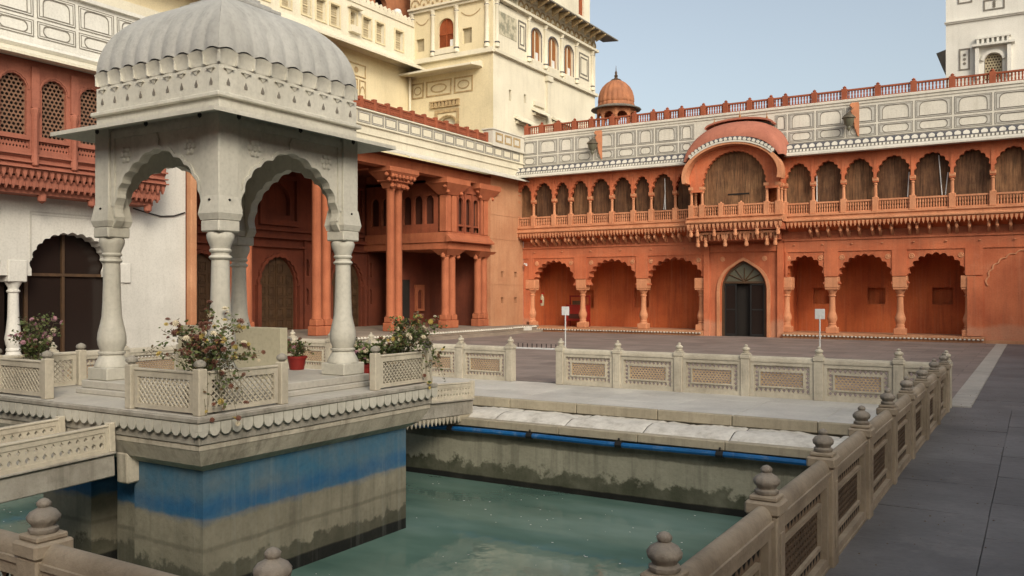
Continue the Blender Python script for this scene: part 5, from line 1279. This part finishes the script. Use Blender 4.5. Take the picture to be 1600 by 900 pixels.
for q in range(8): M.box(-3.3+q*.2, -3.16+q*.2, -.09, 0, 10.0, 10.2)
M.box(-3.35, -1.75, -.12, 0, 10.2, 10.25); M.ring([(-3.1, 8.45), (-1.78, 8.45), (-1.78, 9.85), (-3.1, 9.85)], [(-2.95, 8.45), (-1.9, 8.45), (-1.9, 9.7), (-2.95, 9.7)], -.05, 0)
a = foil(-2.42, .46, 9.15, .38, 7, .15, 1, 3); M.band(a, [(x-(-2.42-x)*.12, z+.05) for x, z in a], -.05, 0)
M.build('niche_trim', 'frieze', tw)
# right face (faces +x): a group of parts turned 90 degrees; local x = world Y - TY0
rf = dict(rz=PI/2)
wz = [(3.72, .45), (5.35, .45), (6.98, .45)]
M = Mesh(); P = [rect(0.0, 10, 12.02, 15.1)]+[closed(smooth_arch(c, h, 13.65, .36, 12), 12.55) for c, h in wz]
M.prism(P, -.02, .25); M.box(0, 10, -.02, .25, 15.1, 15.5)
lo = [rect(1.3, 1.5, 10.2, 10.7), rect(2.6, 2.8, 10.35, 10.75), rect(1.15, 1.4, 8.0, 8.5)]
M.prism([rect(0.001, 10, 6.5, 12.01)]+lo, 0, .25); M.build('side_wall', 'cream_pale', tw, rz=PI/2)
Mesh().box(.5, 9.8, .251, .28, 7, 11.9).build('side_wall_core', 'shutter', tw, rz=PI/2)
for c, h in wz:
    s_ = Mesh().prism([closed(smooth_arch(c, h, 13.65, .36, 12), 12.55)], .1, .14).build('shutter', 'ochrewood', tw, rz=PI/2)
    Mesh().box(c-.02, c+.02, .06, .1, 12.55, 13.95).build('mullion', 'cream_pale', s_)
    Mesh().box(c+.06, c+.30, .07, .1, 12.6, 12.95).build('pale_pane', 'signwhite', s_)
    M = Mesh(); a = smooth_arch(c, h, 13.65, .36, 12); M.band(a, [(x+(x-c)*.12, z+.05) for x, z in a], -.045, -.021); M.box(c-h-.05, c-h, -.04, -.021, 12.55, 13.65); M.box(c+h, c+h+.05, -.04, -.021, 12.55, 13.65); M.build('window_outline', 'trimdark', s_)
for x in (2.95, 4.5, 6.15, 7.75, 9.55, .2): inst('half_column', hcm, tw, (.06, x, 0), PI/2)
M = Mesh()
M.box(-.02, 10.1, -.16, -.02, 12.05, 12.2, .01); M.box(0, 10, -.24, -.02, 14.36, 14.48); M.box(0, 10.05, -.34, -.02, 15.05, 15.15)
for c, h in wz: M.box(c-.5, c+.5, -.1, -.02, 12.22, 12.46)
for (a, b, z) in ((1.75, 3.1, 9.3), (3.3, 4.55, 9.95), (5.2, 7.1, 9.85)):
    M.extr_x([(0, z+.22), (-.42, z), (-.42, z+.05), (0, z+.36)], a, b); M.box(a+.1, b-.1, -.16, 0, z-.02, z+.1)
M.box(3.45, 4.4, -.1, 0, 10.4, 10.6); M.box(4.65, 4.95, -.12, 0, 8, 12.0); M.box(4.55, 5.05, -.2, 0, 11.75, 12.0)
M.build('side_mouldings', 'cream_pale', tw, rz=PI/2)
for (x0, x1, z0, z1) in ((.25, 1.9, 14.3, 15.05), (.25, 1.9, 12.95, 13.95)):
    M = Mesh(); M.box(x0, x1, -.032, -.021, z0, z1); M.build('painted_mural', 'mural', tw, rz=PI/2)
for (x0, x1) in ((2.05, 2.75), (8.1, 9.2)):
    M = Mesh(); M.ring(rect(x0, x1, 12.7, 14.0), rect(x0+.07, x1-.07, 12.77, 13.93), -.04, -.02); M.ring(rect(x0+.16, x1-.16, 12.9, 13.8), rect(x0+.22, x1-.22, 12.96, 13.74), -.04, -.02); M.build('painted_panel', 'panelgrey', tw, rz=PI/2)
M = Mesh()
for i in range(16):
    c = 2.3+i*.5; a = smooth_arch(c, .19, 14.62, .25, 10); M.band(a, [(x+(x-c)*.25, z+.06) for x, z in a], -.06, -.02); M.box(c-.06, c+.06, -.08, -.02, 14.52, 14.66)
M.build('scroll_frieze', 'frieze', tw, rz=PI/2)['kind'] = 'stuff'
M = Mesh(); M.extr_x([(0, 15.2), (-.9, 15.12), (-.9, 15.18), (-.3, 15.4), (0, 15.55)], 0, 11.0); M.build('eave', 'slate', tw, rz=PI/2)
ebm = Mesh(); ebm.add([(-.05, 0, 14.8), (.05, 0, 14.8), (.05, 0, 15.14), (-.05, 0, 15.14), (-.05, -.55, 15.05), (.05, -.55, 15.05), (.05, -.55, 15.14), (-.05, -.55, 15.14)], [(0, 1, 5, 4), (4, 5, 6, 7), (3, 2, 6, 7), (0, 4, 7, 3), (1, 5, 6, 2), (0, 1, 2, 3)]); ebm = ebm.data('eave_bracket', 'frieze')
for i in range(14): inst('eave_bracket', ebm, tw, (.34, .6+i*.68, 0), PI/2)
M = Mesh(); M.prism([rect(.5, 9.6, 15.56, 19), rect(8.3, 8.9, 16.0, 17.1), rect(5.3, 5.9, 16.0, 17.1)], .1, .3); M.build('top_storey', 'cream_pale', tw, rz=PI/2)
for c in (8.6, 5.6): Mesh().box(c-.3, c+.3, .2, .25, 16.0, 17.1).build('shutter', 'woodred', tw, rz=PI/2)
for (c, h, z0) in ((1.95, .25, 7.6), (7.0, .3, 8.2)):
    M = Mesh(); M.prism([closed(smooth_arch(c, h, z0+.8, .25, 10), z0)], -.01, .0); M.build('blind_window', 'portico', tw, rz=PI/2)

# ------------------------------------------------------------------ ORANGE KIOSK with dome behind the far building
kx, ky = -16.43, 36.0
t = thing('domed_kiosk', 'orange domed roof kiosk with pointed finial beside the cream tower', 'kiosk', (kx+.02, ky, .75)); t.scale = (.93,)*3
M = Mesh(); M.lathe([(1.0, 7.0), (1.0, 8.9), (.95, 8.95)], 8, rot=PI/8); M.build('base', 'domeorange', t)
for k in range(8):
    a = k*PI/4+PI/8; M = Mesh(); M.lathe([(.1, 8.95), (.08, 9.0), (.07, 9.5), (.1, 9.55), (.1, 9.6)], 8, .88*math.cos(a), .88*math.sin(a)); M.build('column', 'domeorange', t)
    b = k*PI/4+PI/4; h = .37; M = Mesh(); M.prism([arcade(-h, h, 9.45, 10.0, [foil(0, .26, 9.5, .26, 7, .2, 1, 3)])], -.05, .05); M.build('arch_panel', 'domeorange', t, loc=(.82*math.cos(b), .82*math.sin(b), 0), rz=b-PI/2)
M = Mesh(); M.lathe([(.7, 10.05), (1.22, 9.93), (1.24, 9.97), (.95, 10.1)], 16); M.build('eave', 'slate', t)
M = Mesh(); M.lathe([(.86, 10.02), (.88, 10.2), (.84, 10.28), (.87, 10.32), (.87, 10.42), (.85, 10.6), (.78, 10.85), (.66, 11.07), (.48, 11.26), (.28, 11.38), (.16, 11.42)], 80, lobe=.06, lobes=20); M.build('dome', 'domeorange', t, 50)
M = Mesh(); M.lathe([(.30, 11.38), (.22, 11.46), (.10, 11.5), (.07, 11.58), (.10, 11.64), (.05, 11.7), (.06, 11.8), (.02, 11.9), (.005, 12.15)], 12); M.build('finial', 'wood', t, 40)

# ------------------------------------------------------------------ RIGHT TOWER far behind
rt = thing('white_rear_tower', 'plain white tower with a small balconied window at the right edge of the sky', 'tower', (-3.64, 45, 0))
M = Mesh(); M.box(0.01, 12, .25, 8, 0, 20); M.build('tower_core', 'cream_pale', rt)
M = Mesh(); M.prism([rect(0, 12, 7, 20), closed(smooth_arch(1.94, .36, 12.3, .32, 12), 11.4)], 0, .24); M.build('front_wall', 'white', rt)
M = Mesh(); M.box(-.05, 12, -.08, -.001, 14.22, 14.34); M.box(-.05, 12, -.13, -.08, 14.28, 14.32)
M.box(1.1, 2.8, -.35, 0, 12.95, 13.05); M.box(1.25, 2.65, -.2, 0, 13.3, 13.38)
for q in range(7): M.box(1.28+q*.2, 1.38+q*.2, -.18, 0, 13.05, 13.3)
M.build('mouldings', 'white', rt)
M = Mesh(); a = smooth_arch(1.94, .37, 12.3, .33, 12); M.band(a, [(1.94+(x-1.94)*1.3, 12.3+(z-12.3)*1.3+.04) for x, z in a], -.12, -.001)
for x in (1.3, 2.58): M.box(x-.08, x+.08, -.25, 0, 11.5, 12.9)
M.build('window_surround', 'white', rt)
M = Mesh(); perf(M, 1.6, 2.28, 11.4, 12.65, 6, 10, .1, .12, .35, .37, 'hex'); M.build('window_lattice', 'shutter', rt); Mesh().box(1.5, 2.4, .2, .22, 11.3, 12.7).build('window_dark', 'wood', rt)
for (x0, x1, z0, z1) in ((.55, 1.0, 12.0, 13.0), (2.98+.6, 4.1, 12.0, 13.0), (.5, 1.1, 15.1, 15.9), (1.55, 2.4, 14.6, 15.1), (1.4, 2.6, 15.2, 16)):
    M = Mesh(); M.ring(rect(x0, x1, z0, z1), rect(x0+.06, x1-.06, z0+.06, z1-.06), -.03, -.001)
    cx_, cz = (x0+x1)/2, (z0+z1)/2
    for q in (-.2, 0, .2): M.lathe([(.02, 0), (.07, .012)], 8); M.v[-16:] = [(x+cx_, -.002-z, y+cz+q*(z1-z0)) for x, y, z in M.v[-16:]]
    M.build('painted_panel', 'panelgrey', rt)
M = Mesh(); M.add([(-.5, 1, 13.2), (-.5, 4, 13.2), (0, 4, 11.9), (0, 1, 11.9), (0, 1, 13.35), (0, 4, 13.35)], [(0, 1, 2, 3), (0, 4, 5, 1), (0, 3, 4), (1, 2, 5)]); M.build('side_hood', 'slate', rt)

# ------------------------------------------------------------------ UNSEEN WINGS added behind and right of the camera to shade the foreground
t = thing('unseen_shading_wing', 'unseen red courtyard wing added on the right to shade the foreground', 'building', (8.2, 0, 0), -PI/2)
M = Mesh(); M.prism([arcade(-33, 12, 0, 6.4, [foil(c, 1.1, 2.1, 1.0, 11) for c in [-31+3*i for i in range(14)]])], 0, .5); M.box(-33, 12, 1.8, 2.1, 0, 8.5); M.box(-33, 12, -.8, 1.8, 6.42, 6.6); M.box(-33, 12, 0, .5, 6.6, 8.5); M.build('arcade_wall', 'orange', t)
t = thing('unseen_rear_shading_wing', 'unseen red and cream courtyard wing added behind the viewer to shade the foreground', 'building', (0, -7.5, 0), PI)
M = Mesh(); M.prism([arcade(-9, 26, 0, 6.4, [foil(c, 1.1, 2.1, 1.0, 11) for c in [-7+3*i for i in range(11)]])], 0, .5); M.box(-9, 26, 1.8, 2.1, 0, 8.5); M.box(-9, 26, -.8, 1.8, 6.42, 6.6); M.box(-9, 26, 0, .5, 6.6, 8.5); M.build('arcade_wall', 'orange', t)
